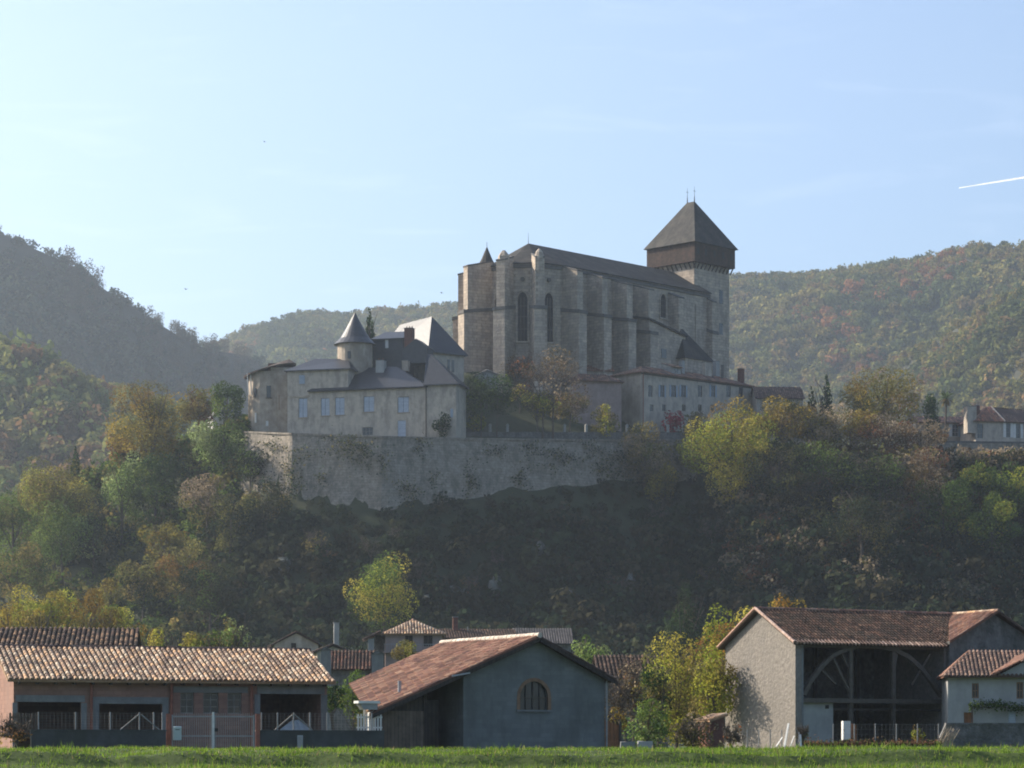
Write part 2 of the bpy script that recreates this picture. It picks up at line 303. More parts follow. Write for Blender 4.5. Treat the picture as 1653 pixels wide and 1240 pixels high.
PAL = {'yg': [(.33,.33,.05),(.25,.29,.045),(.36,.31,.06)], 'mg': [(.10,.15,.035),(.13,.17,.04),(.08,.12,.03)], 'dg': [(.035,.065,.022),(.05,.08,.028),(.028,.05,.02)],
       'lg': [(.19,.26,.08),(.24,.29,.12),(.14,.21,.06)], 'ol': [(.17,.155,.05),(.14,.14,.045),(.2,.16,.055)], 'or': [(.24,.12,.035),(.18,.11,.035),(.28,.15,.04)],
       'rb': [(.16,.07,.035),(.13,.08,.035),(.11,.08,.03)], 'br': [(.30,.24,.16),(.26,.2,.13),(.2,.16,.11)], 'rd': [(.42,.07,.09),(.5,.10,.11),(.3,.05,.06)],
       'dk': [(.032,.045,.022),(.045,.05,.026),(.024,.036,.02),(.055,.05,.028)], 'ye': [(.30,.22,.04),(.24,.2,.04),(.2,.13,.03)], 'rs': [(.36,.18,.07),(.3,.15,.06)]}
FAR = [(.055,.075,.03)]*3+[(.08,.10,.035)]*4+[(.11,.12,.04)]*3+[(.15,.15,.045)]*3+[(.19,.155,.05)]*3+[(.19,.13,.055)]+[(.15,.11,.05)]+[(.20,.18,.06)]
def crown_pts(rng, n, rx, ry, rz, nb=14, shape='round', blob=.42):
    """leaf positions and outward directions on lumps filling an ellipsoid centred on the origin"""
    C = []; Rr = []
    for i in range(nb):
        while True:
            p = rng.uniform(-1, 1, 3)
            if np.dot(p, p) < 1: break
        p *= .84
        if shape == 'cone':
            zz = 1-2*((nb-i-.5)/nb)**.62; r_ = (1-zz)/2*.8; a = i*2.4+rng.uniform(-.4,.4); q_ = rng.uniform(.5,1); p = np.array([math.cos(a)*r_*q_, math.sin(a)*r_*q_, zz*.93]); rr = blob*(.16+.42*(1-zz)/2)
        elif shape == 'column': p[2] = rng.uniform(-.9,.9); rr = blob*rng.uniform(.8,1.2)
        else: rr = blob*rng.uniform(.6,1.25)
        C.append(p); Rr.append(rr)
    C = np.array(C); Rr = np.array(Rr); wgt = Rr**2/np.sum(Rr**2); idx = rng.choice(nb, n, p=wgt)
    d = rng.normal(size=(n,3)); d /= np.linalg.norm(d, axis=1, keepdims=True); rad = rng.uniform(.62,1.06,n)**.5
    p = C[idx]+d*(Rr[idx]*rad)[:,None]; p *= np.array([rx,ry,rz]); nn = d/np.array([rx,ry,rz])*max(rx,rz)
    nn = nn/np.linalg.norm(nn, axis=1, keepdims=True)+rng.normal(size=(n,3))*.36
    return p, nn, idx
def tree(name, label, cat, px, ytop, ybase, wpx, D, pal='mg', n=2600, leaf=None, shape='round', bare=0., group=None, trunk=.28, zb=None, nb=16, seed=None, depth=None, pal2=None, mix=.3, ntr=1, blob=.42, lean=0, chk=1.3):
    sd = seed if seed is not None else int(px*7+ytop*13) % 99991; rng = np.random.default_rng(sd); rr = random.Random(sd)
    H = (ybase-ytop)*D/F; W = wpx*D/F; base = P(px, ybase, D); x, y, z = base
    if zb is not None: H += z-zb; z = zb
    e = empty(name, (x, y, z), 0, label, cat, group)
    ch = H*(1-trunk); rx = W/2*1.02; ry = depth or rx; ch = min(ch, W*(chk if shape == 'round' or chk != 1.3 else 2.4)); rz = ch/2; cz = H-rz
    if shape == 'cone': nb = max(nb, 34)
    leaf = leaf or max(.22, 3.3*D/F)
    dens = 1.3 if bare <= .4 else (.3 if bare >= .95 else .95)
    n = int(min(16000, 3.3*math.pi*rx*rz/(leaf**2*.5)*dens))
    if shape == 'round': nb = int(nb*1.5); blob *= .82
    p, nn, idx = crown_pts(rng, n, rx, ry, rz, nb, shape, blob); p[:,2] += cz; p[:,0] += lean*p[:,2]
    keep = p[:,2] > .05; p, nn, idx = p[keep], nn[keep], idx[keep]
    pc = np.array(PAL[pal]); bc = pc[rng.integers(0,len(pc),nb)]*rng.uniform(.65,1.3,(nb,1))
    if pal2: q = rng.random(nb) < mix; p2 = np.array(PAL[pal2]); bc[q] = p2[rng.integers(0,len(p2),q.sum())]
    cc = bc[idx]*rng.uniform(.7,1.3,(len(idx),1))
    quads_mesh('crown', p, nn, leaf*rng.uniform(.6,1.3,len(p)), cc, 'leaf', e)
    mb = MB()
    for t in range(ntr):
        ox = 0 if ntr == 1 else rr.uniform(-.35,.35)*rx; tr = max(.10, H*.022)/(1 if ntr == 1 else 1.6); top = Vector((ox*1.5+lean*cz, 0, cz+rz*.35))
        pts = [Vector((ox,0,-.5)), Vector((ox+rr.uniform(-.2,.2)+lean*H*.2, rr.uniform(-.2,.2), max(H*trunk,.3)*.7)), Vector((ox+lean*cz+rr.uniform(-.3,.3), 0, cz)), top]
        for i in range(3): mb.bar(pts[i], pts[i+1], tr*2*(1-.27*i), n=7, w2=tr*2*(1-.27*(i+1)))
        for i in range(int((7 if bare == 0 else 16)/(1 if ntr == 1 else 1.5))):
            s_ = rr.uniform(.15,.95); st = pts[1].lerp(pts[2], s_) if shape != 'cone' else pts[1].lerp(pts[3], s_); a = rr.uniform(0,6.28); ln = rr.uniform(.6,1.0)
            en = Vector((math.cos(a)*rx*.85*ln+lean*cz, math.sin(a)*ry*.85*ln, cz+rz*rr.uniform(-.3,.85))); md = st.lerp(en,.5)+Vector((0,0,rz*.08)); tw = tr*.7*rr.uniform(.6,1)
            mb.bar(st, md, tw, n=5, w2=tw*.7); mb.bar(md, en, tw*.7, n=4, w2=tw*.2)
            if bare:
                for _ in range(int(9*bare)):
                    q = md.lerp(en, rr.random()); dr = Vector((rr.uniform(-1,1)*rx, rr.uniform(-1,1)*ry, rr.uniform(-.1,1)*rz))*.42; mb.bar(q, q+dr*.5, tw*.35, n=3, w2=tw*.2); mb.bar(q+dr*.5, q+dr+Vector((0,0,.2)), tw*.2, n=3, w2=.02)
                    for _ in range(3): q2 = q+dr*rr.uniform(.2,.9); mb.bar(q2, q2+Vector((rr.uniform(-1,1)*rx, rr.uniform(-1,1)*ry, rr.uniform(0,1)*rz))*.18, .045, n=3, w2=.02)
    mb.build('trunk', 'bark', e)
    return e
TEMPL = []
def templates():
    for k in range(10):
        rng = np.random.default_rng(500+k); n = 135; sh = 'round' if k < 8 else 'column'
        p, nn, idx = crown_pts(rng, n, 1, 1, (.8,.95,1.1,.75,.9,1,.85,1.05,1.6,1.9)[k], 8, sh, .5)
        TEMPL.append((p.astype(np.float32), nn.astype(np.float32), rng.uniform(.75,1.25,n)*(.285 if k < 8 else .2), rng.uniform(.72,1.28,(n,1))))
templates()
def forest(name, label, pos, rad, cols, m='far_leaf', seed=1, tall=None, leafk=1.0, trunks=False):
    rng = np.random.default_rng(seed); N = len(pos); which = rng.integers(0, 8, N)
    if tall is not None: which = np.where(tall, rng.integers(8,10,N), which)
    Cs, Ns, Ss, Ls = [], [], [], []
    for k in range(10):
        s_ = np.where(which == k)[0]
        if not len(s_): continue
        p, nn, q, g = TEMPL[k]; a = rng.uniform(0,6.28,len(s_)); ca, sa = np.cos(a)[:,None], np.sin(a)[:,None]; r = rad[s_][:,None]
        X = p[:,0]*ca-p[:,1]*sa; Y = p[:,0]*sa+p[:,1]*ca; Z = np.broadcast_to(p[:,2], X.shape)
        hgt = (rng.uniform(.8,1.2,(len(s_),1)) if k < 8 else 1)
        Cs.append(np.stack([pos[s_,0:1]+X*r, pos[s_,1:2]+Y*r, pos[s_,2:3]+Z*r*hgt], -1).reshape(-1,3))
        Ns.append(np.stack([nn[:,0]*ca-nn[:,1]*sa, nn[:,0]*sa+nn[:,1]*ca, np.broadcast_to(nn[:,2], X.shape)], -1).reshape(-1,3))
        Ss.append((q[None]*r*leafk*1.5).ravel()); Ls.append((cols[s_][:,None,:]*g[None]).reshape(-1,3))
    o = quads_mesh(name, np.concatenate(Cs), np.concatenate(Ns), np.concatenate(Ss), np.concatenate(Ls), m)
    return tag(o, label, 'woodland', None, 'stuff')
# ---------------------------------------------------------------- the land
def grid_mesh(name, X, Y, Z, m, kind='structure', label=None, smooth=True):
    ny, nx = X.shape; V = np.stack([X,Y,Z],-1).reshape(-1,3).astype(np.float32); i = np.arange(nx*ny).reshape(ny,nx)
    Q = np.stack([i[:-1,:-1],i[:-1,1:],i[1:,1:],i[1:,:-1]],-1).reshape(-1,4).astype(np.int32); N = len(Q)
    me = bpy.data.meshes.new(name); me.vertices.add(len(V)); me.loops.add(4*N); me.polygons.add(N)
    me.vertices.foreach_set('co', V.ravel()); me.loops.foreach_set('vertex_index', Q.ravel())
    me.polygons.foreach_set('loop_start', np.arange(0,4*N,4,dtype=np.int32)); me.polygons.foreach_set('loop_total', np.full(N,4,np.int32))
    me.update(); me.materials.append(M[m]); me.polygons.foreach_set('use_smooth', [smooth]*N)
    o = bpy.data.objects.new(name, me); col.objects.link(o); o['kind'] = kind
    if label: o['label'] = label
    return o
# the field with its grassy bank: a profile along y
BY = [-400, 0, 60, 90, 96.6, 97.8, 98.3, 101.0, 104, 108, 114, 150, 240, 400, 900, 3000, 12000]
BZ = [-.6, 0, .55, .95, 1.12, 1.20, 1.66, 1.74, 1.83, 1.70, 1.62, 1.6, 2.0, 3.0, 3, 3, 3]
def ground_z(x, y):
    x = np.asarray(x, float); y = np.asarray(y, float); z = np.interp(y, BY, BZ); near = np.exp(-((y-99)/7)**2)
    return z+near*.22*fbm(x*.35, y*.5, 5)+near*.10*(vnoise(x*1.6, y*1.6, 8)-.5)+near*.05*np.clip((x-8)/10, 0, 1)
gx = np.unique(np.concatenate([np.linspace(-12000,-400,12), np.linspace(-400,-30,20), np.linspace(-30,30,150), np.linspace(30,400,20), np.linspace(400,12000,12)]))
gy = np.unique(np.concatenate([np.linspace(-400,85,20), np.linspace(85,110,84), np.linspace(110,400,40), np.linspace(400,12000,20)]))
GX, GY = np.meshgrid(gx, gy); grid_mesh('ground', GX, GY, ground_z(GX, GY), 'turf')
# grass blades and tufts on the bank
rng = np.random.default_rng(11)
def blades(n, y0, y1, h0, h1, x0=-24, x1=24):
    x = rng.uniform(x0, x1, n); y = rng.uniform(y0, y1, n); cl = vnoise(x*1.3, y*1.3, 21)*.6+vnoise(x*4, y*4, 22)*.4
    k = rng.random(n) < .15+1.1*cl; x, y, cl = x[k], y[k], cl[k]; h = (h0+(h1-h0)*rng.random(len(x))**2)*(.5+cl); sl_ = (y > 97.7) & (y < 98.35); k2 = ~sl_ | (rng.random(len(x)) < .6); x, y, h, cl = x[k2], y[k2], h[k2], cl[k2]; return x, y, h
parts = [blades(95000, 94.5, 105, .04, .16), blades(9000, 95, 100, .12, .34), blades(1500, 99, 104.5, .12, .34, 8, 22)]
bx = np.concatenate([p[0] for p in parts]); by = np.concatenate([p[1] for p in parts]); bh = np.concatenate([p[2] for p in parts]); N = len(bx)
bz = ground_z(bx, by)-.02; a = rng.uniform(0, 6.28, N); wd = rng.uniform(.012,.03,N); lx, ly = rng.normal(0,.3,N)*bh, rng.normal(0,.3,N)*bh
V = np.empty((N,3,3), np.float32); V[:,0] = np.stack([bx-np.cos(a)*wd, by-np.sin(a)*wd, bz],-1); V[:,1] = np.stack([bx+np.cos(a)*wd, by+np.sin(a)*wd, bz],-1); V[:,2] = np.stack([bx+lx, by+ly, bz+bh],-1)
me = bpy.data.meshes.new('grass'); me.vertices.add(3*N); me.loops.add(3*N); me.polygons.add(N)
me.vertices.foreach_set('co', V.ravel()); me.loops.foreach_set('vertex_index', np.arange(3*N,dtype=np.int32)); me.polygons.foreach_set('loop_start', np.arange(0,3*N,3,dtype=np.int32)); me.polygons.foreach_set('loop_total', np.full(N,3,np.int32)); me.update()
gp = np.array([(.15,.25,.03),(.19,.28,.035),(.11,.19,.03),(.23,.27,.06),(.27,.23,.11)]); gc = gp[rng.choice(5, N, p=[.3,.3,.2,.12,.08])]*rng.uniform(.7,1.25,(N,1))
at = me.color_attributes.new('tint','FLOAT_COLOR','CORNER'); arr = np.ones((3*N,4),np.float32); arr[:,:3] = np.repeat(gc,3,axis=0); at.data.foreach_set('color', arr.ravel()); me.materials.append(M['grass'])
go = bpy.data.objects.new('grass', me); col.objects.link(go); tag(go, 'rough green grass growing on the low bank of the field', 'grass', None, 'stuff')

# the town hill
RX = [(395,520,790,699),(470,508,800,702),(620,503,822,707),(755,510,800,710),(930,520,775,712),(1110,535,745,712),(1200,520,748,718),(1400,510,756,736),(1660,515,768,735)]
RAM = [((p-HX)*D/F, D, EYE+(HY-b)*D/F, EYE+(HY-t)*D/F) for p,D,b,t in RX]   # x, y, z at foot, z at top
XS = [-300,-160,-110,-75]+[r[0] for r in RAM]+[200,320]
YR = [600,575,560,540]+[r[1] for r in RAM]+[560,600]
ZB = [10,30,40,47]+[r[2] for r in RAM[:5]]+[56,53,51,50]+[44,14]
ZT = [14,36,48,58]+[r[3] for r in RAM[:6]]+[58.5,56,56]+[50,18]
ZP = [16,38,50,62]+[66,70,75,79,79.5,78,68,61,61]+[52,20]
WS = [2.2,2.0,1.9,1.7]+[1.15,1,1,1,1,1,1.05,1.1,1.1]+[1.6,2]
def hill_z(x, y):
    x = np.asarray(x, float); y = np.asarray(y, float)
    yr, zb, zt, zp, ws = (np.interp(x, XS, A) for A in (YR, ZB, ZT, ZP, WS)); q = y-yr; q = np.where(q < 0, q/ws, q)
    k = zb/50; st = [(-170,-3+0*zb),(-110,2+3*k),(-75,6+4*k),(-50,12+5*k),(-28,zb-27*np.minimum(k,1)),(-.6,zb),(1.6,zt-.4),(12,zt+(zp-zt)*.12),(24,zt+(zp-zt)*.45),(38,zp),(110,zp),(200,zp*.4),(300,-3+0*zb)]
    z = st[0][1]*1.0
    for (q0,a),(q1,b) in zip(st[:-1], st[1:]):
        t = np.clip((q-q0)/(q1-q0), 0, 1); z = np.where(q >= q0, a+(b-a)*t, z)
    rough = np.clip(-q/8, 0, 1)*np.clip((q+130)/60, 0, 1)
    return z+rough*3.2*fbm(x*.06, y*.06, 31)+rough*1.2*(vnoise(x*.3, y*.3, 33)-.5)
hx = np.linspace(-300,320,249); hy = np.concatenate([np.arange(370,490,3), np.arange(490,600,1.6), np.arange(600,900,8)])
HXg, HYg = np.meshgrid(hx, hy); grid_mesh('hill', HXg, HYg, hill_z(HXg, HYg), 'soil')

# mountains: ridge and foot lines, with gullies, each under its own wood
rngm = np.random.default_rng(77)
def mountain(name, ridge, foot, spacing, rad, seed, label, cols=FAR, gul=25, gs=.006, pw=1.0, tallridge=None, lift=8, colf=None, rowbias=None, gdir=.5):
    rp = np.array([r[0] for r in ridge], float); ry = np.array([r[1] for r in ridge], float); rD = np.array([r[2] for r in ridge], float)
    fp = np.array([r[0] for r in foot], float); fD = np.array([r[1] for r in foot], float); fz = np.array([r[2] for r in foot], float)
    def pt(px, t):   # t 0 ridge .. 1 foot, negative behind
        D0 = np.interp(px, rp, rD); z0 = EYE+(HY-np.interp(px, rp, ry))*D0/F-lift; D1 = np.interp(px, fp, fD); z1 = np.interp(px, fp, fz)
        D = D0+(D1-D0)*t; tt = np.clip(t,0,1); z = z0+(z1-z0)*(tt**pw); z = np.where(t < 0, z0+t*120, z); x = (px-HX)*D/F
        env = np.clip(t*6,0,1)*np.clip((1-t)*4,0,1)
        return x, D, z+env*gul*(fbm((x+gdir*D)*gs, D*gs*.45, seed)*1.5)
    pxs = np.linspace(rp[0], rp[-1], 160); ts = np.concatenate([[-1.2,-.5,-.2], np.linspace(0,1,70)]); PX, T = np.meshgrid(pxs, ts)
    X, Y, Z = pt(PX, T); grid_mesh(name, X, Y, Z, 'forest_floor')
    # trees: even over the slope, only where this photograph or a near viewpoint can see them
    wlen = (rp[-1]-rp[0])*np.mean(rD)/F; slen = np.mean(np.interp(rp, rp, rD)-np.interp(rp, fp, fD)); n = int(wlen*abs(slen)/spacing**2*1.5)
    px = rngm.uniform(max(rp[0],-60), min(rp[-1],1713), n); t = rngm.uniform(-.02, 1, n); x, y, z = pt(px, t)
    r = rad*rngm.uniform(.5,1.5,n)*(1+.5*fbm(x*.02,y*.02,seed+50,2)); r = np.where(t < .07, np.clip(r, rad*.4, rad*.8), r); pal = np.array(cols); zone = fbm(x*.012, y*.008, seed+40, 3); ci = np.clip((len(pal)*(.5+.9*fbm(x*.018, y*.012, seed+60, 4)+rngm.normal(0,.22,n))).astype(int), 0, len(pal)-1); c = pal[ci]*rngm.uniform(.8,1.2,(n,1))
    if colf: c = colf(c, px, t, x, y, zone)
    tall = None; pos = np.stack([x,y,z+r*.6],-1)
    if tallridge:
        a, b, m_, rr_ = tallridge; ppx = rngm.uniform(a, b, m_); tt = rngm.uniform(-.01,.05,m_); x2,y2,z2 = pt(ppx,tt); r2 = rr_*rngm.uniform(.6,1.3,m_)
        keep = vnoise(ppx*.11, tt*0, 5) > .35; x2,y2,z2,r2 = x2[keep],y2[keep],z2[keep],r2[keep]
        pos = np.concatenate([pos, np.stack([x2,y2,z2+r2*1.9],-1)]); r = np.concatenate([r, r2]); c = np.concatenate([c, np.tile([[.085,.075,.05]],(len(r2),1))]); tall = np.concatenate([np.zeros(n,bool), np.ones(len(r2),bool)])
    return forest('woodland', label, pos, r, c, seed=seed, tall=tall)
def right_cols(c, px, t, x, y, zone):
    red = (zone > .31) & (rngm.random(len(c)) < .4); c[red] = np.array([.25,.12,.055])*rngm.uniform(.8,1.25,(red.sum(),1)); return c
mountain('mountain', [(-150,300,1750),(0,366,1750),(100,412,1760),(200,478,1790),(300,540,1850),(340,556,1880),(400,565,1950),(460,610,2000)], [(-150,1150,20),(460,1500,20)], 8.2, 5.6, 3,
         'dark wooded mountainside falling to the right under the bright sky', gul=30, gs=.005, lift=4, tallridge=(110,410,420,2.9), pw=.72, cols=[(.035,.06,.04),(.06,.085,.05),(.03,.055,.04),(.085,.10,.055),(.07,.08,.05)])
mountain('mountain', [(330,560,2700),(400,530,2650),(450,514,2600),(500,503,2600),(560,507,2600),(620,500,2550),(720,492,2500),(1000,470,2450),(1180,446,2350),(1300,444,2300),(1400,432,2250),(1500,415,2200),(1560,398,2150),(1653,394,2100),(1800,370,2100)],
         [(330,1500,15),(900,1400,15),(1800,1250,15)], 8.8, 5.8, 9, 'autumn woodland on the far ridge behind the church, green and russet', lift=3, gul=34, gs=.0045, colf=right_cols, gdir=-.6)
mountain('mountain', [(-150,500,1250),(0,548,1200),(90,575,1180),(200,610,1150),(300,640,1130),(420,700,1100)], [(-150,760,8),(420,800,8)], 6.6, 4.8, 15,
         'rounded sunlit woodland on the low spur at the left edge', gul=26, gs=.009, pw=.9, cols=[(.10,.13,.045)]*3+[(.14,.17,.055)]*4+[(.20,.20,.06)]*4+[(.22,.18,.07)]*2+[(.2,.12,.06)])
mountain('mountain', [(1330,660,1850),(1400,605,1800),(1470,555,1750),(1560,500,1700),(1653,452,1650),(1800,390,1600)], [(1330,1250,30),(1800,900,12)], 7.0, 5.0, 21,
         'sunlit green and rust woodland on the nearer spur at the right edge', gul=30, gs=.009, pw=.85, cols=FAR+[(.18,.11,.05)])

# scrub wood on the dark face of the hill and the wooded flanks
def scatter_hill(n, x0, x1, q0, q1, seed):
    g = np.random.default_rng(seed); x = g.uniform(x0,x1,n); yr = np.interp(x, XS, YR); ws = np.interp(x, XS, WS); q = g.uniform(q0,q1,n); y = yr+q*np.where(q<0,ws,1); return g, x, y, q
g, x, y, q = scatter_hill(6400, -58, 150, -105, -2, 5)
bare_rock = (fbm(x*.09, y*.13, 61, 3) > .9); k = ~bare_rock; x, y, q = x[k], y[k], q[k]
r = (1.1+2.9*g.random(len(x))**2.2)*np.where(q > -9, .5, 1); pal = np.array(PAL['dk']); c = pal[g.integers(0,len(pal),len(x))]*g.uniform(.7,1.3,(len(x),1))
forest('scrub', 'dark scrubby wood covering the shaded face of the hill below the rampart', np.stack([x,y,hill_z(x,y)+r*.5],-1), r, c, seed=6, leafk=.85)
g, x, y, q = scatter_hill(4200, -165, -51, -120, 60, 8)
r = g.uniform(1.5,3.4,len(x)); pal = np.array(PAL['mg']+PAL['ol']+PAL['dk']+PAL['mg']+PAL['ol']); c = pal[g.integers(0,len(pal),len(x))]*g.uniform(.8,1.25,(len(x),1))
forest('scrub', 'tangled green and olive wood on the left flank of the hill', np.stack([x,y,hill_z(x,y)+r*.6],-1), r, c, seed=9, leafk=.7, m='leaf')
g, x, y, q = scatter_hill(2000, 40, 165, -24, 22, 12)
r = g.uniform(1.2,2.8,len(x)); pal = np.array(PAL['ol']+PAL['br']+PAL['br']+PAL['dk']+PAL['rb']); c = pal[g.integers(0,len(pal),len(x))]*g.uniform(.8,1.2,(len(x),1))
forest('scrub', 'brown and olive thicket along the crest of the hill at the right', np.stack([x,y,hill_z(x,y)+r*.6],-1), r, c, seed=13, leafk=.7, m='leaf')

for i, (px, py, w_, h_, lab) in enumerate([(733,962,34,16,'pale rock outcrop low on the dark slope right of the round tree'),(690,966,16,10,'small grey rock just left of the pale outcrop'),(800,955,22,26,'upright grey rock face in the middle of the dark slope'),
    (912,958,24,14,'grey rock patch right of centre low on the dark slope'),(1018,938,14,24,'narrow pale rock on the dark slope left of the spruce'),(458,918,26,22,'faint grey rock patch on the slope above the cream cottage'),(848,850,12,8,'tiny pale rock high on the dark slope below the rampart'),(872,890,16,20,'thin grey crag in the middle of the dark slope')]):
    D = 480.
    for D in np.arange(400, 520, 1.0):
        if HY-(float(hill_z((px-HX)*D/F, D))-EYE)*F/D <= py+h_*.5: break
    rr = random.Random(px); x0, z0, W_, H_ = (px-HX)*D/F, float(hill_z((px-HX)*D/F, D)), w_*D/F, h_*D/F; m = MB()
    nu, nv = 9, 7; V = []; Fq = []
    for j in range(nv):
        th = math.pi*j/(nv-1)
        for k in range(nu): ph = 2*math.pi*k/nu; q = rr.uniform(.7,1.2); V.append((math.sin(th)*math.cos(ph)*W_*.55*q, math.sin(th)*math.sin(ph)*2.2*q-1.2, math.cos(th)*H_*.6*q))
    for j in range(nv-1):
        for k in range(nu): Fq.append((j*nu+k, (j+1)*nu+k, (j+1)*nu+(k+1)%nu, j*nu+(k+1)%nu))
    m.add(V, Fq); o = m.build('rock_outcrop', 'rock'); o.location = (x0, D, z0+H_*.45); tag(o, lab, 'rock')
# ================================================================ the farm buildings beyond the bank
GZ = 1.62
# ---------------- long brick shed at the left
b = Bld('brick_shed', 'long pink brick shed with a pale canal tile roof and open bays', 'shed', 22, 125, GZ, 18)
u1 = b.u(528); ze = b.z(1097, 0, 0); HWD = 4.6; zr = ze+1.5
Z = lambda py: b.z(py, b.u(300), 0)
zt = ze-.02
holes = [(b.u(28), b.u(131), -.2, b.z(1133, 1)), (b.u(160), b.u(262), -.2, b.z(1136, 5)), (b.u(291), b.u(313), Z(1152), Z(1118)), (b.u(328), b.u(353), Z(1152), Z(1118)),
         (b.u(367), b.u(390), Z(1152), Z(1118)), (b.u(420), b.u(518), -.2, b.z(1120, 12))]
b.part('wall', MB().wall(0, u1, -.3, zt, 0, .25, holes), 'brick', label='front wall of hollow pink brick'); b.part('back_wall', MB().box(0, u1, 2*HWD-.25, 2*HWD, -.3, zt), 'brick')
gab = [(.25,-.3),(2*HWD-.25,-.3),(2*HWD-.25,zt),(HWD,zr-.16),(.25,zt)]
b.part('gable_wall', MB().prismx(gab, 0, .25), 'brick'); b.part('gable_wall', MB().prismx(gab, u1-.25, u1), 'brick')
b.part('floor', MB().box(.3, u1-.3, .3, 2*HWD-.3, -.3, .02), 'dirt_floor')
for p0, p1, py0, py1, uu in ((25,137,1122,1133,1),(150,272,1125,1136,5),(280,400,1108,1118,9),(415,524,1101,1120,12)):
    b.part('lintel', MB().box(b.u(p0), b.u(p1), -.03, .22, b.z(py1,b.u(p0)), b.z(py0,b.u(p0))), 'concrete')
for p0, p1 in ((20,28),(131,140),(150,160),(262,272),(411,420),(518,528)):
    b.part('pilaster', MB().box(b.u(p0), b.u(p1), -.028, -.002, -.3, Z(1136) if p0 < 400 else Z(1120)), 'concrete')
for p in (147, 276, 405): b.part('downpipe', MB().bar((b.u(p),-.12,-.2), (b.u(p),-.12,zt-.05), .13, n=8), 'rust')
for p0, p1 in ((291,313),(328,353),(367,390)): b.window(b.u(p0)+.004, b.u(p1)-.004, Z(1152), Z(1118)-.004, 0, 2, 3, 'frame', .05)
ov = .55; sl = 1.5/HWD; u0r, u1r = -.35, u1+.3
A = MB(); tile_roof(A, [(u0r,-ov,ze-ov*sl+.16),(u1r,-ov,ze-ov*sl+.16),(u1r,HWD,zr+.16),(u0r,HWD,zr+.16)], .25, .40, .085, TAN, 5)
b.part('roof', A, 'tile', label='pale tan canal tiles')
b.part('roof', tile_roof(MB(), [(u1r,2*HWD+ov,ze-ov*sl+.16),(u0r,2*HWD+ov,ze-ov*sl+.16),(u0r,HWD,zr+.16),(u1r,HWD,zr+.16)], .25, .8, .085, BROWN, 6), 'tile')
b.part('ridge', ridge_tiles(MB(), (u0r,HWD,zr+.2), (u1r,HWD,zr+.2), .11, .42, BROWN), 'tile')
n_ = 18
for i in range(n_): c = .2+(u1-.4)*i/(n_-1); b.part('rafter_end', MB().hexa([(c-.05,-ov+.05,ze-.62*sl-.02),(c+.05,-ov+.05,ze-.62*sl-.02),(c+.05,-.005,ze-.2),(c-.05,-.005,ze-.2),(c-.05,-ov+.05,ze-.62*sl+.08),(c+.05,-ov+.05,ze-.62*sl+.08),(c+.05,-.005,ze+.0),(c-.05,-.005,ze+.0)]), 'dark_wood')
# things seen inside and in front of the bays
b2 = Bld('tarpaulin_heap', 'grey-blue tarpaulin heap inside the right bay of the brick shed', 'tarpaulin', 478, 128.2, GZ, 18)
m = MB(); rr = random.Random(4)
m.lathe(0, 0, [(1.15,0),(1.1,.45),(.85,.85),(.5,1.25),(.12,1.62)], 9); m.v = [(x*1.25+rr.uniform(-.08,.08), y*.7+rr.uniform(-.08,.08), z+rr.uniform(-.06,.06)) for x,y,z in m.v]
o = m.build('tarpaulin_heap', mat('grey_tarpaulin', (.30,.34,.36), (.22,.25,.27), scale=2, bump=.03)); o.location = b2.e.location; tag(o, b2.e['label'], 'tarpaulin'); bpy.data.objects.remove(b2.e)

# low yard walls, their fences and the gate
def yard_wall(label, p0, p1, D0, D1, ytop, m='dark_concrete', th=.22):
    a = math.degrees(math.atan2(D1-D0, (p1-HX)*D1/F-(p0-HX)*D0/F)); b = Bld('yard_wall', label, 'wall', p0, D0, GZ-.1, a); L = b.u(p1); z = b.z(ytop)
    b.part('wall', MB().box(0, L, 0, th, -.4, z), m); b.part('coping', MB().box(-.03, L+.03, -.03, th+.03, z, z+.06), 'dark_concrete'); b.L, b.top = L, z+.06; return b
yw1 = yard_wall('dark damp concrete wall left of the barred gate', 50, 268, 113, 114.6, 1180)
yw2 = yard_wall('stained concrete yard wall between the barred gate and the brown lean-to', 414, 620, 115.6, 117, 1181)
def fence_post(b, px, ytop, group, label, brace=0, m='metal'):
    u = b.u(px, .11); z0 = b.top; z1 = b.z(ytop, u, .11); e = MB().bar((u,.11,z0-.02), (u,.11,z1), .065, n=6)
    o = b_world(b, 'fence_post', e, m, label, 'fence post', group); return u, z1
def b_world(b, name, mb, m, label, cat, group=None, smooth=False):
    o = mb.build(name, m, None, smooth); o.location = b.e.location; o.rotation_euler = b.e.rotation_euler; return tag(o, label, cat, group)
def wire_fence(b, posts, label, ytop, braces=(), step=.16):
    """one fence: posts, wire mesh and raking struts are its parts"""
    e = empty('wire_fence', b.e.location, b.a, label, 'fence')
    z0 = b.top; z1 = b.z(ytop, b.u(posts[0]), .11)
    for p in posts: u = b.u(p,.11); MB().bar((u,.11,z0-.01),(u,.11,z1),.065,n=6).build('post','metal',e)
    for p in braces:
        u = b.u(p,.11)
        for s_ in (-1,1): MB().bar((u+s_*.82,.11,z0),(u+s_*.05,.11,z1-.1),.06,n=6).build('strut','frame',e)
    m = MB(); ua, ub = b.u(posts[0],.11), b.u(posts[-1],.11); n = int((ub-ua)/step)
    for i in range(n+1): c = ua+(ub-ua)*i/n; m.bar((c,.11,z0+.02),(c,.11,z1-.04),.007,n=3)
    k = 7
    for i in range(k): zz = z0+.03+(z1-z0-.08)*i/(k-1); m.bar((ua,.11,zz),(ub,.11,zz),.007,n=3)
    m.build('wire_mesh','metal',e); return e
wire_fence(yw1, [62,122,178,225,248,262], 'wire mesh fence on the dark wall left of the gate, with raking struts', 1149, (226,))
wire_fence(yw2, [422,448,474,500,528,600], 'wire mesh fence on the wall right of the gate, with a triangular brace', 1150, (474,))
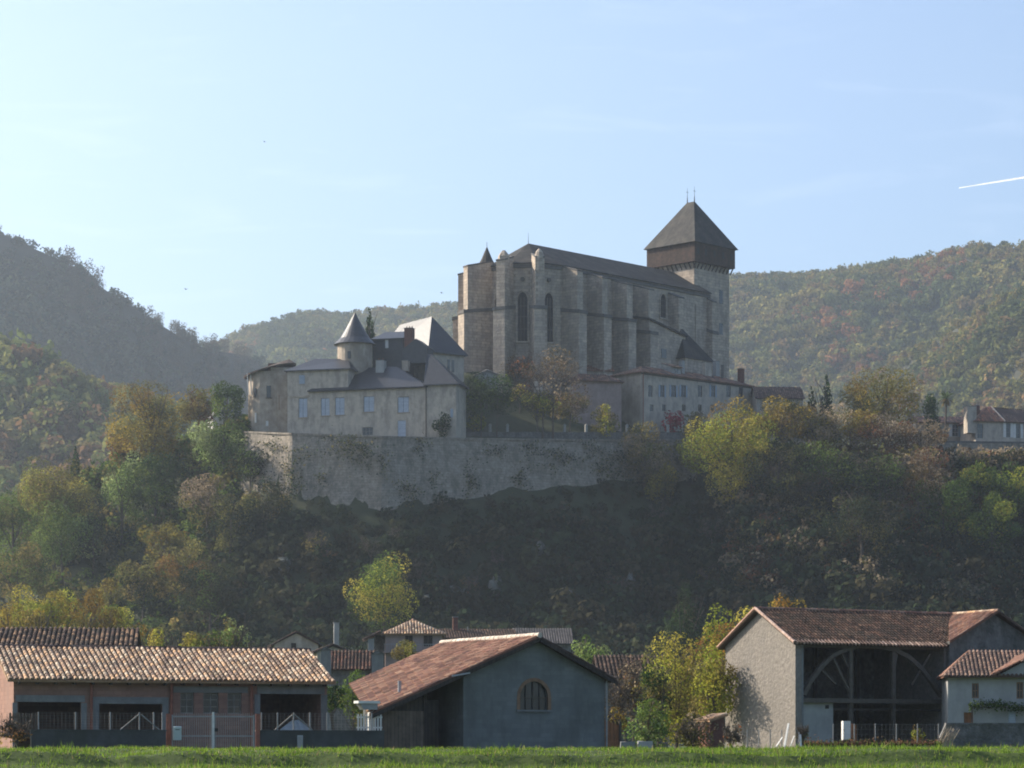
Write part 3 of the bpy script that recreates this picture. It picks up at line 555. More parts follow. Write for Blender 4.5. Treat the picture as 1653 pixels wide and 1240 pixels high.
# palisade pieces
def palisade(px0, px1, D, z0, ytop, n, label, m='wood', sw=.09):
    b = Bld('paling_fence', label, 'fence', px0, D, z0, 5); L = b.u(px1); z = b.z(ytop)
    for i in range(n): c = L*(i+.5)/n; b.part('pale', MB().prism([(c-sw/2,0),(c+sw/2,0),(c+sw/2,z-.05),(c,z),(c-sw/2,z-.05)], -.02, .02), m)
    b.part('rail', MB().box(0, L, .022, .06, z*.25, z*.25+.07).box(0, L, .022, .06, z*.78, z*.78+.07), m); return b
palisade(14, 60, 113.5, GZ+.7, 1150, 9, 'short grey paling fence at the left end of the brick shed')
palisade(576, 617, 117.6, GZ+.95, 1152, 9, 'white paling fence beside the white corner post', 'white', .07)
# gate
b = Bld('barred_gate', 'double metal bar gate with a pale central stile before the brick shed', 'gate', 276, 115, GZ, 8)
L = b.u(412); z1 = b.z(1154)
for k, (a0, a1) in enumerate(((.03, L/2-.03), (L/2+.03, L-.03))):
    leaf = b.part('gate_leaf', MB().box(a0,a0+.07,0,.06,.03,z1).box(a1-.07,a1,0,.06,.03,z1).box(a0+.07,a1-.07,.005,.055,.05,.11).box(a0+.07,a1-.07,.005,.055,.78,.84).box(a0+.07,a1-.07,.005,.055,z1-.1,z1-.04), 'metal')
    m = MB(); n = 17
    for i in range(n): c = a0+.07+(a1-a0-.14)*(i+.5)/n; m.bar((c,.03,.05),(c,.03,z1+.09),.028,n=5,w2=.02)
    m.build('bars','metal',leaf)
b.part('meeting_stile', MB().box(L/2-.045,L/2+.045,-.06,-.003,0,z1+.12), 'white'); 
b.part('latch', MB().box(L/2+.06,L/2+.2,-.06,-.004,1.0,1.14), 'iron')
b.part('gate_post', MB().box(-.2,-.02,-.03,.15,-.3,z1+.05), 'rust'); b.part('gate_post', MB().box(L+.02,L+.2,-.03,.15,-.3,z1+.05), 'rust')
b3 = Bld('letter_box', 'pale green metal letter box on the left leaf of the gate', 'letter box', 280, 114.85, GZ, 8)
z0, z1 = b3.z(1195), b3.z(1174); L = b3.u(293)
b3.part('box', MB().prismx([(-.14,z0),(0,z0),(0,z1+.04),(-.14,z1)], 0, L), 'green_box'); b3.part('side_door', MB().box(-.012,-.002,-.13,-.01,z0+.01,z1-.01), 'white'); b3.part('slot', MB().box(.08,L-.08,-.146,-.139,z1-.12,z1-.09), 'iron')
bx_ = Bld('electricity_box', 'small grey service box set in the wall right of the gate', 'service box', 480, 115.7, GZ, 3); L = bx_.u(489)
bx_.part('box', MB().box(0,L,-.12,.05,.25,bx_.z(1187)), 'gutter'); bx_.part('door', MB().box(.03,L-.03,-.135,-.121,.3,bx_.z(1189)), 'render_pale')

# ---------------- grey block barn in the middle, gable towards us
A0 = 30
b = Bld('block_barn', 'grey cement block barn with a red tile roof and an arched window', 'barn', 865, 122, GZ, A0)
za = b.z(1030, 0); uR = b.u(976); uW = b.u(748); uL = b.u(606); zR = b.z(1093, uR); slp = (za-zR)/uR; slL = (za-b.z(1096, b.u(720)))/(-b.u(720)); LEN = b.v(718, 0)
LEN = min(max(LEN, 8), 14); zW = za-slL*-uW; zL = za+slL*uL
wc = b.u(862); wr = (b.u(885)-b.u(840))/2; wz0, wz1 = b.z(1146, wc), b.z(1100, wc); wmid = wz1-wr
hole = (wc-wr, wc+wr, wz0, wmid)
# gable front: panels round the arched opening
m = MB(); lt = lambda u: za-.12-(slp*u if u > 0 else slL*-u)
m.prism([(uW,-.4),(wc-wr,-.4),(wc-wr,lt(wc-wr)),(uW,lt(uW))], 0, .22)
m.prism([(wc+wr,-.4),(uR,-.4),(uR,lt(uR)),(wc+wr,lt(wc+wr))], 0, .22)
m.box(wc-wr, wc+wr, 0, .22, -.4, wz0)
arc = [(wc+wr*math.cos(t), wmid+wr*math.sin(t)) for t in [math.pi*i/12 for i in range(13)]]
top = [(wc-wr, lt(wc-wr)), (wc+wr, lt(wc+wr))] if not (wc-wr < 0 < wc+wr) else [(wc-wr, lt(wc-wr)), (0, lt(0)), (wc+wr, lt(wc+wr))]
up = list(reversed(top))
for i in range(12):
    (x0,z0),(x1,z1) = arc[i], arc[i+1]; m.prism([(x1,z1),(x0,z0),(x0,lt(x0)),(x1,lt(x1))], 0, .22)
b.part('gable_wall', m, 'cement', label='smooth grey block gable wall')
f = MB()
for i in range(12):
    t0, t1 = math.pi*i/12, math.pi*(i+1)/12; R1 = wr+.16
    f.prism([(wc+wr*math.cos(t1),wmid+wr*math.sin(t1)),(wc+wr*math.cos(t0),wmid+wr*math.sin(t0)),(wc+R1*math.cos(t0),wmid+R1*math.sin(t0)),(wc+R1*math.cos(t1),wmid+R1*math.sin(t1))], -.025, .1)
f.box(wc-wr-.16,wc-wr,-.025,.1,wz0,wmid).box(wc+wr,wc+wr+.16,-.025,.1,wz0,wmid)
wn = b.part('arched_window', f, 'brown_frame')
b.part('sill', MB().box(wc-wr-.2,wc+wr+.2,-.09,.1,wz0-.08,wz0-.003), 'concrete', wn)
pn = MB(); poly = [(wc-wr+.004,wz0+.004),(wc+wr-.004,wz0+.004)]+[(wc+(wr-.004)*math.cos(math.pi*i/12), wmid+(wr-.004)*math.sin(math.pi*i/12)) for i in range(13)]; pn.prism(poly, .14, .16); b.part('pane', pn, 'glass', wn)
fr = MB()
for k in (-.5,0,.5): x = wc+wr*k; h = math.sqrt(max(0,wr*wr-(wr*k)**2)); fr.box(x-.035,x+.035,.08,.13,wz0+.01,wmid+h-.01)
fr.box(wc-wr+.01,wc+wr-.01,.085,.125,wmid-.03,wmid+.03); b.part('glazing_bars', fr, 'beam', wn)
# other walls
b.part('wall', MB().box(uR-.22,uR,.22,LEN-.22,-.4,lt(uR)), 'cement')
uLb = b.u(566, LEN+.3)+.5
b.part('wall', MB().prism([(uLb,-.4),(uR,-.4),(uR,lt(uR)),(0,lt(0)),(uLb,lt(uLb))], LEN-.22, LEN), 'cement')
b.part('wall', MB().box(uW-.02,uW+.2,.222,LEN-.22,-.4,lt(uW)-.02), 'cement')
b.part('floor', MB().prismz([(uL+.3,.37),(uW-.03,.37),(uW-.03,LEN-.3),(uLb+.3,LEN-.3)],-.4,.03), 'dirt_floor')
um = b.u(688)
b.part('board_wall', MB().prism([(uL+.25,-.4),(um,-.4),(um,lt(um)-.25),(uL+.25,lt(uL+.25)-.12)], .3, .36), 'dark_wood')
b.part('board_wall', MB().box(uL+.25,um,.24,.296,-.4,b.z(1148,um)), 'wood', label='lower brown boarding of the lean-to')
b.part('board_wall', MB().hexa([(uL+.2,.36,-.4),(uL+.26,.36,-.4),(uLb+.06,LEN-.22,-.4),(uLb,LEN-.22,-.4),(uL+.2,.36,lt(uL)-.12),(uL+.26,.36,lt(uL)-.12),(uLb+.06,LEN-.22,lt(uLb)-.12),(uLb,LEN-.22,lt(uLb)-.12)]), 'dark_wood')
b.part('door_post', MB().box(um,um+.16,.2,.38,-.4,lt(um)-.1), 'dark_wood')
b.part('boarding', MB().box(um+.16,um+1.1,.9,.95,-.3,lt(um)-.4), 'dark_wood')
ovF, ov = .35, .3
uLb = b.u(566, LEN+.3); zc = lambda u: za+.06-(slp*u if u > 0 else slL*-u)
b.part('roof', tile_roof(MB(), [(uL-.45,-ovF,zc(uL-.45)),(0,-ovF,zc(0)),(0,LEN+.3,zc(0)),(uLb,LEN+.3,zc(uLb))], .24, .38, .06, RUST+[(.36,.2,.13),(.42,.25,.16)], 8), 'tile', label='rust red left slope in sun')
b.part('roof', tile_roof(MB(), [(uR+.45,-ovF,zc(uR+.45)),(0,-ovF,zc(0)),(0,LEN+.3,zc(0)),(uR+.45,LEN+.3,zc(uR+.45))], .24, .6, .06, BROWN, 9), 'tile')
b.part('ridge', ridge_tiles(MB(), (0,-ovF-.02,zc(0)+.05), (0,LEN+.32,zc(0)+.05), .13, .4, [(.66,.6,.5),(.58,.5,.42)]), 'tile', label='pale ridge tiles, sunlight put into their colour')  # sunlight along the ridge is painted in as pale tile colours
vg = MB(); t = .04
for a_, c_ in ((uL-.45,-.02),(.02,uR+.45)):
    vg.hexa([(a_,-ovF-.06,zc(a_)-.24),(c_,-ovF-.06,zc(c_)-.24),(c_,-ovF-.02,zc(c_)-.24),(a_,-ovF-.02,zc(a_)-.24),(a_,-ovF-.06,zc(a_)-.06),(c_,-ovF-.06,zc(c_)-.06),(c_,-ovF-.02,zc(c_)-.06),(a_,-ovF-.02,zc(a_)-.06)])
b.part('bargeboard', vg, 'dark_wood')
b.part('flashing', MB().hexa([(b.u(722),-ovF-.09,b.z(1093,b.u(722))),(uW+.1,-ovF-.09,b.z(1088,uW)),(uW+.1,-ovF-.07,b.z(1088,uW)),(b.u(722),-ovF-.07,b.z(1093,b.u(722)))]+[(b.u(722),-ovF-.09,b.z(1093,b.u(722))+.07),(uW+.1,-ovF-.09,b.z(1088,uW)+.07),(uW+.1,-ovF-.07,b.z(1088,uW)+.07),(b.u(722),-ovF-.07,b.z(1093,b.u(722))+.07)]), 'gutter')
b.part('downpipe', MB().bar((uR+.06,-.08,-.1),(uR+.06,-.08,lt(uR)-.05),.09,n=8), 'metal')
uv = b.u(645,1.2); b.part('vent_pipe', MB().bar((uv,1.2,zc(uv)-.1),(uv,1.2,zc(uv)+.55),.16,n=10), 'gutter').name = 'vent_pipe'
pr = b.part('corner_post', MB().box(uL-.35,uL-.15,-.15,.05,-.3,b.z(1146,uL)).box(uL-.32,uL-.18,-.12,.02,b.z(1146,uL),zc(uL)-.15), 'white', label='white rendered corner post')
b.part('eaves_box', MB().prism([(uL-.75,b.z(1146,uL)),(uL-.1,b.z(1146,uL)),(uL-.1,b.z(1136,uL)-.01),(uL-.95,b.z(1136,uL)-.01)], -.4, .0), 'render_pale', label='pale boxed eaves end'); 
b.part('eaves_board', MB().box(uL-1.05,uL+.0,-.46,.0,b.z(1136,uL),b.z(1132,uL)), 'white')

# wooden door-like hoarding, pale blocks and the small roof between the barns
b = Bld('board_screen', 'orange-brown board screen leaning beside the grey block barn', 'screen', 977, 127, GZ, 20); L = b.u(1000)
for i in range(5): b.part('board', MB().hexa([(L*i/5+.01,-.02,-.2),(L*(i+1)/5-.01,-.02,-.2),(L*(i+1)/5-.01,.02,-.2),(L*i/5+.01,.02,-.2),(L*i/5+.01,.06,b.z(1162+i*2)),(L*(i+1)/5-.01,.06,b.z(1162+i*2)),(L*(i+1)/5-.01,.1,b.z(1162+i*2)),(L*i/5+.01,.1,b.z(1162+i*2))]), 'orange_wood')
b.part('post', MB().box(L,L+.1,0,.12,-.2,b.z(1165)), 'beam')
for p0, p1, y0, lab, m_ in ((1001,1026,1197,'grey slab stack','concrete'),(1029,1055,1196,'pale block','render_pale')):
    o_ = Bld('stone_block', ('grey stone block lying left of the pale one in the grass' if p0 < 1010 else 'pale stone block lying in the grass between the barns'), 'stone block', p0, 116, GZ+.05, 3)
    m = MB(); L = o_.u(p1); z1 = o_.z(y0); rr = random.Random(p0)
    m.hexa([(0,0,-.2),(L,0,-.2),(L,.5,-.2),(0,.5,-.2),(.04,.03,z1-.03),(L-.03,.02,z1),(L-.05,.47,z1-.02),(.05,.46,z1)]); mm = m.build('stone_block', m_); mm.location = o_.e.location; mm.rotation_euler = o_.e.rotation_euler
    tag(mm, o_.e['label'], 'stone block'); bpy.data.objects.remove(o_.e)
b = Bld('lean_to_shed', 'tiny brick lean-to with a sunlit tile roof beside the tall barn', 'shed', 1146, 150, GZ, 20); L = b.u(1169)
b.part('wall', MB().prism([(0,-.3),(L,-.3),(L,b.z(1158,L)),(0,b.z(1166))], 0, 1.6), 'red_brick')
b.part('roof', tile_roof(MB(), [(-.15,-.3,b.z(1163)),(L+.1,-.3,b.z(1153,L)),(L+.1,1.8,b.z(1153,L)),(-.15,1.8,b.z(1163))], .24, .4, .06, TAN, 14), 'tile')

# ---------------- tall stone barn at the right
b = Bld('hay_barn', 'tall stone hay barn with an open timber front and brown tile roof', 'barn', 1284, 168, GZ, 27)
V = b.v(1171, 0); u1 = b.u(1524); zf = b.z(1036, 0, 0); hv = V/2; zr = b.z(986, 0, hv); s_ = (zr-zf)/hv; up_ = b.u(1297)
b.part('gable_wall', MB().prismx([(0,-.4),(V,-.4),(V,zf),(hv,zr-.1),(0,zf)], 0, .45), 'rubble', label='rough grey-brown rendered gable, lit from the left')
b.part('corner_pier', MB().box(.452, up_, -.01, .6, -.4, zf-.02), 'concrete', label='pale stone corner pier')
b.part('back_wall', MB().box(.45, u1, V-.45, V, -.4, zf-.02), 'stone_wall'); b.part('end_wall', MB().prismx([(0,-.4),(V-.45,-.4),(V-.45,zf),(hv,zr-.2),(0,zf)], u1, u1+.4), 'rubble')
zb_ = b.z(1128, b.u(1400)); 
b.part('floor_beam', MB().box(up_, u1, -.005, .4, zb_-.28, zb_), 'beam'); b.part('hay_floor', MB().box(.46, u1-.01, .41, V-.46, zb_-.2, zb_-.05), 'dark_wood')
b.part('ground_floor', MB().box(.46, u1-.01, .0, V-.46, -.4, .05), 'dirt_floor')
zt_ = zf-.02; b.part('wall_plate', MB().box(up_, u1, .0, .35, zt_-.3, zt_), 'beam')
pc = b.u(1400); 
for a_, c_ in ((0, 1),): pass
def brace(name, pts, w_, v=.15): 
    m = MB(); 
    for p, q in zip(pts[:-1], pts[1:]): m.bar((p[0],v,p[1]), (q[0],v,q[1]), w_, n=4)
    return b.part(name, m, 'beam')
zz = lambda py, px: b.z(py, b.u(px))
brace('arched_brace', [(b.u(p), zz(y,p)) for p,y in ((1299,1122),(1310,1100),(1326,1078),(1346,1058),(1368,1048),(1392,1042))], .26)
brace('arched_brace', [(b.u(p), zz(y,p)) for p,y in ((1521,1124),(1508,1104),(1490,1080),(1468,1060),(1446,1049),(1428,1044))], .26)
for p0,y0,p1,y1 in ((1346,1058,1378,1124),(1326,1078,1352,1104),(1360,1050,1372,1076),(1504,1056,1474,1106),(1452,1046,1444,1092)): brace('strut', [(b.u(p0),zz(y0,p0)),(b.u(p1),zz(y1,p1))], .13, .22)
for p in (1376, 1445): b.part('post', MB().box(b.u(p)-.12,b.u(p)+.12,.1,.34,-.3,zt_-.3), 'beam')
for p in (1376, 1445): b.part('inner_post', MB().box(b.u(p)-.12,b.u(p)+.12,hv,hv+.25,-.3,zr-.4), 'dark_wood')
b.part('partition', MB().box(up_+.02, b.u(1350), .35, .5, -.35, zz(1131,1320)), 'render_pale', label='pale rendered block wall inside the bay')
b.part('vent', MB().box(b.u(1337), b.u(1343), .33, .349, zz(1144,1340), zz(1138,1340)), 'iron')
b.part('tie_beam', MB().box(b.u(1350), u1, .38, .5, zb_-.75, zb_-.6), 'dark_wood')
ov = .4; zc0 = zf-ov*s_+.1
uw = b.u(1600, 0); pv = (uw-u1)
b.part('roof', tile_roof(MB(), [(-.35,-ov,zc0),(u1-.0,-ov,zc0),(uw,hv,zr+.1),(-.35,hv,zr+.1)], .25, .40, .075, BROWN, 21), 'tile_dark', label='old brown front slope')
b.part('roof', tile_roof(MB(), [(u1+5,V+ov,zc0),(-.35,V+ov,zc0),(-.35,hv,zr+.1),(u1+5,hv,zr+.1)], .25, .8, .075, BROWN, 22), 'tile')
b.part('ridge', ridge_tiles(MB(), (-.38,hv,zr+.15), (uw,hv,zr+.15), .12, .42, RED), 'tile')
vm = MB(); ridge_tiles(vm, (-.33,-ov,zc0+.06), (-.33,hv,zr+.17), .10, .4, [(.5,.34,.27),(.6,.44,.36)], 5); ridge_tiles(vm, (-.33,V+ov,zc0+.06), (-.33,hv,zr+.17), .10, .4, [(.5,.3,.22),(.42,.24,.17)], 6)
b.part('verge', vm, 'tile', label='pale verge tiles')
em = MB(); n = int((u1+.3)/.25)
rr = random.Random(3)
for i in range(n): c = -.3+(u1+.25)*(i+.5)/n; em.bar((c,-ov-.12,zc0+.0),(c,-ov+.35,zc0+.35*s_+.05),.15,n=7,w2=.13,c=(lambda g, q: tuple(x*g for x in q))(rr.uniform(.6,1.2), rr.choice([(.40,.27,.21),(.50,.36,.29),(.22,.14,.11),(.30,.19,.14)])))
b.part('eaves_tiles', em, 'tile', label='paler eaves course')
HB = b
# cross wing with its gable towards us
b = Bld('gabled_house', 'grey-brown gabled house joined to the right end of the tall hay barn', 'house', 1526, HB.Y(u1,0)-.0, GZ, 27)
ap = b.u(1600); zap = b.z(990, ap); ze2 = HB.z(1037, u1, 0); W2 = 2*ap; s2 = (zap-ze2)/ap
b.part('wall', MB().prism([(.06,-.4),(W2,-.4),(W2,ze2),(ap,zap-.12),(.06,ze2)], -.35, -.02), 'stone_wall', label='grey gable wall'); b.part('wall', MB().box(W2-.3,W2,-.02,9,-.4,ze2), 'stone_wall')
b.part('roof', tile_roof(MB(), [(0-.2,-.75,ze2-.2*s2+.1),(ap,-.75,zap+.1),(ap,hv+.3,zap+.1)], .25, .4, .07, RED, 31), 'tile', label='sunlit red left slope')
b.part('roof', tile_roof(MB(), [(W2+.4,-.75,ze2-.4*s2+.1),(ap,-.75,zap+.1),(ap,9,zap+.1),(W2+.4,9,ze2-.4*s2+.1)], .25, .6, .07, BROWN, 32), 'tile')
b.part('ridge', ridge_tiles(MB(), (ap,-.78,zap+.15), (ap,hv+.3,zap+.15), .11, .4, TAN), 'tile')
# lower cottage before it
b = Bld('cottage', 'low pale cottage with a red tile roof in front of the gabled house', 'cottage', 1530, HB.Y(u1,0)-6.0, GZ, -5)
L = 13; ze3 = b.z(1089, 2); zr3 = b.z(1051, 3, 3.4)
door = (b.u(1556), b.u(1571), -.1, b.z(1150,3)); w1 = (b.u(1569), b.u(1580), b.z(1127,3), b.z(1103,3)); w2 = (b.u(1641), b.u(1652), b.z(1128,7), b.z(1101,7)); w3 = (b.u(1628), b.u(1640), .1, b.z(1148,6))
b.part('wall', MB().wall(0, L, -.4, ze3, 0, .35, [door, w1, w2, w3]), 'render_pale'); b.part('back_wall', MB().box(0, L, 5, 5.3, -.4, ze3), 'render_pale'); b.part('side_wall', MB().box(0,.3,.35,5,-.4,ze3), 'render_pale'); b.part('side_wall', MB().box(L-.3,L,.35,5,-.4,ze3), 'render_pale')
for h in (w1, w2): b.window(h[0]+.004,h[1]-.004,h[2]+.004,h[3]-.004, 0, 2, 2, 'brown_frame')
b.part('door', MB().box(door[0]+.004,door[1]-.004,.12,.18,-.1,door[3]-.004), 'orange_wood'); b.part('shutter', MB().box(w3[0]+.004,w3[1]-.004,.1,.16,.1,w3[3]-.004), 'blue_shutter')
b.part('roof', tile_roof(MB(), [(-.3,-.5,ze3-.1),(L+.3,-.5,ze3-.1),(L+.3,3.4,zr3),(1.6,3.4,zr3)], .25, .4, .07, BROWN, 41), 'tile')  # shade of the front slope put into the colour by browner tiles
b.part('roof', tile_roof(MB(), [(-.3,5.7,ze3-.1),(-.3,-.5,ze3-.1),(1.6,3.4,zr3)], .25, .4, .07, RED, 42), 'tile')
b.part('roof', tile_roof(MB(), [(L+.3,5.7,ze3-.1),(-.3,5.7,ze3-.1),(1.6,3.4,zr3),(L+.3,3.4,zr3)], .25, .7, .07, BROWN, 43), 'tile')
xr = b.u(1602, -.6)
b.part('cross_roof', tile_roof(MB(), [(xr,-.75,ze3-.02),(xr+3.4,-.75,ze3+1.75),(xr+3.4,3.2,ze3+1.85),(xr+1.2,3.2,ze3+1.2)], .25, .4, .07, RED, 44), 'tile', label='slope at the right edge, sunlight put into its bright red tiles')  # sunlit slope coloured redder than the shaded front
b.part('cross_gable', MB().prism([(xr+.3,ze3-.1),(xr+6.4,ze3-.1),(xr+3.4,ze3+1.55)], -.45, .0), 'render_pale')
CT = b
e = empty('climbing_vine', (b.ox+1.2, b.oy-.5, GZ), b.a, 'dark green vine trained along the front of the low pale cottage', 'vine')
rng = np.random.default_rng(5); n = 1500; p = np.stack([rng.uniform(0,8,n), rng.normal(-.1,.18,n), b.z(1141,3)+rng.normal(0,.16,n)],-1); p[:,2] += .25*np.sin(p[:,0]*1.3)*.5
quads_mesh('foliage', p, rng.normal(size=(n,3)), rng.uniform(.1,.2,n), np.array(PAL['dg']+PAL['mg'])[rng.integers(0,6,n)], 'leaf', e)
m = MB(); [m.bar((x,-.12,z0),(x+.1,-.1,z1),.08,n=5) for x,z0,z1 in ((.1,0,b.z(1141,3)),)]; m.bar((0,-.1,b.z(1142,3)),(8,-.1,b.z(1142,3)),.05,n=5); m.build('stem','bark',e)

# yard walls, fences and odds and ends in front of the tall barn
b = Bld('stone_wall', 'dark rubble garden wall with a flat top before the pale cottage', 'wall', 1527, 140, GZ, 2); L = b.u(1700)
b.part('wall', MB().prism([(-.9,-.4),(L,-.4),(L,b.z(1169)),(0,b.z(1170))], 0, .4), 'stone_wall'); b.part('coping', MB().box(.0,L,-.04,.44,b.z(1170)+.003,b.z(1167)), 'stone_wall')
YW = b
e = Bld('cane_bundle', 'bundle of pale dry canes leaning on the end of the rubble wall', 'canes', 1520, 139.4, GZ, 0); rr = random.Random(9); m = MB()
for i in range(34): x = rr.uniform(-.5,.1); m.bar((x,rr.uniform(-.1,.2),-.1),(x+.75+rr.uniform(-.12,.16),rr.uniform(-.05,.3),1.35+rr.uniform(-.2,.15)),.035,n=4,w2=.015)
o = m.build('cane_bundle', mat('dry_cane', (.42,.35,.26), (.3,.24,.17), scale=5)); o.location = e.e.location; tag(o, e.e['label'], 'canes'); bpy.data.objects.remove(e.e)
b = Bld('low_wall', 'low earthy kerb wall with dead growth along its top before the hay barn', 'wall', 1302, 139, GZ, 1); L = b.u(1520)
b.part('wall', MB().box(0, L, 0, .35, -.4, b.z(1203)), 'stone_wall')
rng = np.random.default_rng(3); n = 2600; p = np.stack([rng.uniform(-.3,L,n), rng.uniform(-.1,.5,n), b.z(1203)+rng.exponential(.07,n)],-1)
quads_mesh('dead_growth', p, rng.normal(size=(n,3)), rng.uniform(.08,.18,n), np.array([(.16,.08,.05),(.2,.12,.07),(.1,.07,.04),(.1,.12,.04)])[rng.integers(0,4,n)], 'leaf', b.e)
b.top = b.z(1203); b.L = L
def mesh_fence(b, p0, p1, n, ytop, label, step=.2, rails=5):
    e = empty('wire_fence', b.e.location, b.a, label, 'fence'); ua, ub = b.u(p0,.2), b.u(p1,.2); z0, z1 = getattr(b,'top',0)-.1, b.z(ytop)
    for i in range(n): u = ua+(ub-ua)*i/(n-1); MB().bar((u,.2,z0),(u,.2,z1),.06,n=6).build('post','metal',e)
    m = MB(); k = int((ub-ua)/step)
    for i in range(k+1): c = ua+(ub-ua)*i/k; m.bar((c,.2,z0+.1),(c,.2,z1-.03),.006,n=3)
    for i in range(rails): zz_ = z0+.15+(z1-z0-.2)*i/(rails-1); m.bar((ua,.2,zz_),(ub,.2,zz_),.008,n=3)
    m.build('wire_mesh','metal',e)
mesh_fence(b, 1345, 1515, 6, 1168, 'rusty wire mesh fence on the low wall before the hay barn')
b = Bld('fence_line', 'x', 'fence', 1195, 141, GZ, 0); b.top = 0
mesh_fence(b, 1206, 1262, 4, 1178, 'short wire fence with thin posts at the foot of the barn gable'); bpy.data.objects.remove(b.e)
b = Bld('old_fridge', 'narrow white upright cabinet standing behind the wire fence', 'cabinet', 1361, 139.9, GZ+.45, 6); L = b.u(1373); z1 = b.z(1164); z0 = b.z(1197)
b.part('body', MB().box(0,L,0,.4,z0+.08,z1), 'white'); b.part('door', MB().box(.01,L-.01,-.03,-.003,z0+.1,z0+(z1-z0)*.7), 'white'); b.part('door', MB().box(.01,L-.01,-.03,-.003,z0+(z1-z0)*.72,z1-.01), 'white')
b.part('handle', MB().box(.02,.04,-.055,-.031,z0+.5,z0+.62), 'iron'); b.part('foot', MB().box(.02,.06,.02,.06,z0-.15,z0+.08).box(L-.06,L-.02,.02,.06,z0-.15,z0+.08), 'iron')
b = Bld('board_stack', 'brown board stood up right beside the white cabinet', 'board', 1374, 140.2, GZ+.45, 6); o = MB().hexa([(0,0,-.4),(.3,0,-.4),(.3,.04,-.4),(0,.04,-.4),(.03,.1,b.z(1168)),(.27,.1,b.z(1170)),(.27,.14,b.z(1170)),(.03,.14,b.z(1168))]).build('board','orange_wood'); o.location = b.e.location; tag(o, b.e['label'], 'board'); bpy.data.objects.remove(b.e)
# pale stakes leaning at the corner of the barn
stk = [(1266,1206,1273,1168,.11,'white','thick white plank leaning upright at the corner of the tall barn'),(1252,1207,1263,1190,.07,'white','short pale stake leaning left of the thick white plank'),
       (1275,1207,1282,1188,.06,'white','thin pale stake just right of the thick white plank'),(1288,1211,1290,1182,.06,'metal','thin upright grey rod in front of the barn corner'),(1293,1212,1292,1186,.10,'white','short white post in the grass by the barn corner')]
for p0,y0,p1,y1,w_,m_,lab in stk:
    a_, c_ = P(p0,y0,137.5), P(p1,y1,137.9); o = MB().bar(a_-a_,c_-a_,w_,h=w_*.5,w2=w_*.9).build('stake', m_); o.location = a_-Vector((0,0,.0)); tag(o, lab, 'stake')

# ---------------- the village behind
def house(name, label, cat, px, D, a, L, dep, ye, yr, zb, wall_m, pal, hip=False, chim=(), wins=(), axis='x', seed=1, tm='tile', tw=.3, extra=None, gl=(0,0)):
    b = Bld(name, label, cat, px, D, zb, a); ze = b.z(ye); 
    if axis == 'x':
        zr = b.z(yr, 0, dep/2); b.part('wall', MB().wall(0,L,-1,ze,0,.3,[w[:4] for w in wins]), wall_m); b.part('back_wall', MB().box(0,L,dep-.3,dep,-1,ze), wall_m)
        g = [(.3,-1),(dep-.3,-1),(dep-.3,ze),(.3,ze)] if hip else [(.3,-1),(dep-.3,-1),(dep-.3,ze),(dep/2,zr-.12),(.3,ze)]
        b.part('side_wall', MB().prismx(g,0,.3), wall_m); b.part('side_wall', MB().prismx(g,L-.3,L), wall_m)
        h = dep/2 if hip else -.3; s = (zr-ze)/(dep/2); o = .4; zo = ze-o*s+.08
        b.part('roof', tile_roof(MB(), [(-o,-o,zo),(L+o,-o,zo),(L-h,dep/2,zr+.08),(h,dep/2,zr+.08)], tw, .5, .08, pal, seed), tm)
        b.part('roof', tile_roof(MB(), [(L+o,dep+o,zo),(-o,dep+o,zo),(h,dep/2,zr+.08),(L-h,dep/2,zr+.08)], tw, .9, .08, pal, seed+1), tm)
        if hip:
            b.part('roof', tile_roof(MB(), [(-o,dep+o,zo),(-o,-o,zo),(h,dep/2,zr+.08)], tw, .5, .08, pal, seed+2), tm); b.part('roof', tile_roof(MB(), [(L+o,-o,zo),(L+o,dep+o,zo),(L-h,dep/2,zr+.08)], tw, .5, .08, pal, seed+3), tm)
    else:
        zr = b.z(yr, L/2, 0); s = (zr-ze)/(L/2); o = .35; zo = ze-o*s+.08
        b.part('gable_wall', MB().wall(0,L,-1,ze,0,.3,[w[:4] for w in wins]).prism([(0,ze),(L,ze),(L/2,zr-.1)],.001,.299), wall_m); b.part('back_wall', MB().prism([(0,-1),(L,-1),(L,ze),(L/2,zr-.1),(0,ze)],dep-.3,dep), wall_m)
        b.part('side_wall', MB().box(0,.3,.3,dep-.3,-1,ze-.02), wall_m); b.part('side_wall', MB().box(L-.3,L,.3,dep-.3,-1,ze-.02), wall_m)
        b.part('roof', tile_roof(MB(), [(-o,-o,zo),(L/2,-o,zr+.08),(L/2,dep+o,zr+.08),(-o,dep+o,zo)], tw, .5, .08, pal, seed), tm)
        b.part('roof', tile_roof(MB(), [(L+o,-o,zo),(L/2,-o,zr+.08),(L/2,dep+o,zr+.08),(L+o,dep+o,zo)], tw, .5, .08, pal, seed+1), tm)
    for w_ in wins: b.window(w_[0]+.004,w_[1]-.004,w_[2]+.004,w_[3]-.004,0,2,2,w_[4] if len(w_) > 4 else 'brown_frame')
    b.ze, b.zr = ze, zr; return b
def chimney(b, px, y0, y1, w_, v, m, dep=None, pots=0, label=None):
    u = b.u(px, v); z0, z1 = b.z(y0,u,v), b.z(y1,u,v); d = dep or w_; c = b.part('chimney', MB().box(u-w_/2,u+w_/2,v-d/2,v+d/2,z0,z1), m, label=label)
    b.part('cap', MB().box(u-w_/2-.06,u+w_/2+.06,v-d/2-.06,v+d/2+.06,z1,z1+.1), 'concrete', c)
    for i in range(pots): x = u-w_/2+w_*(i+.5)/pots; b.part('chimney_pot', MB().lathe(x, v, [(.13,z1+.1),(.1,z1+.5)], 8), 'red_brick', c)
    return c
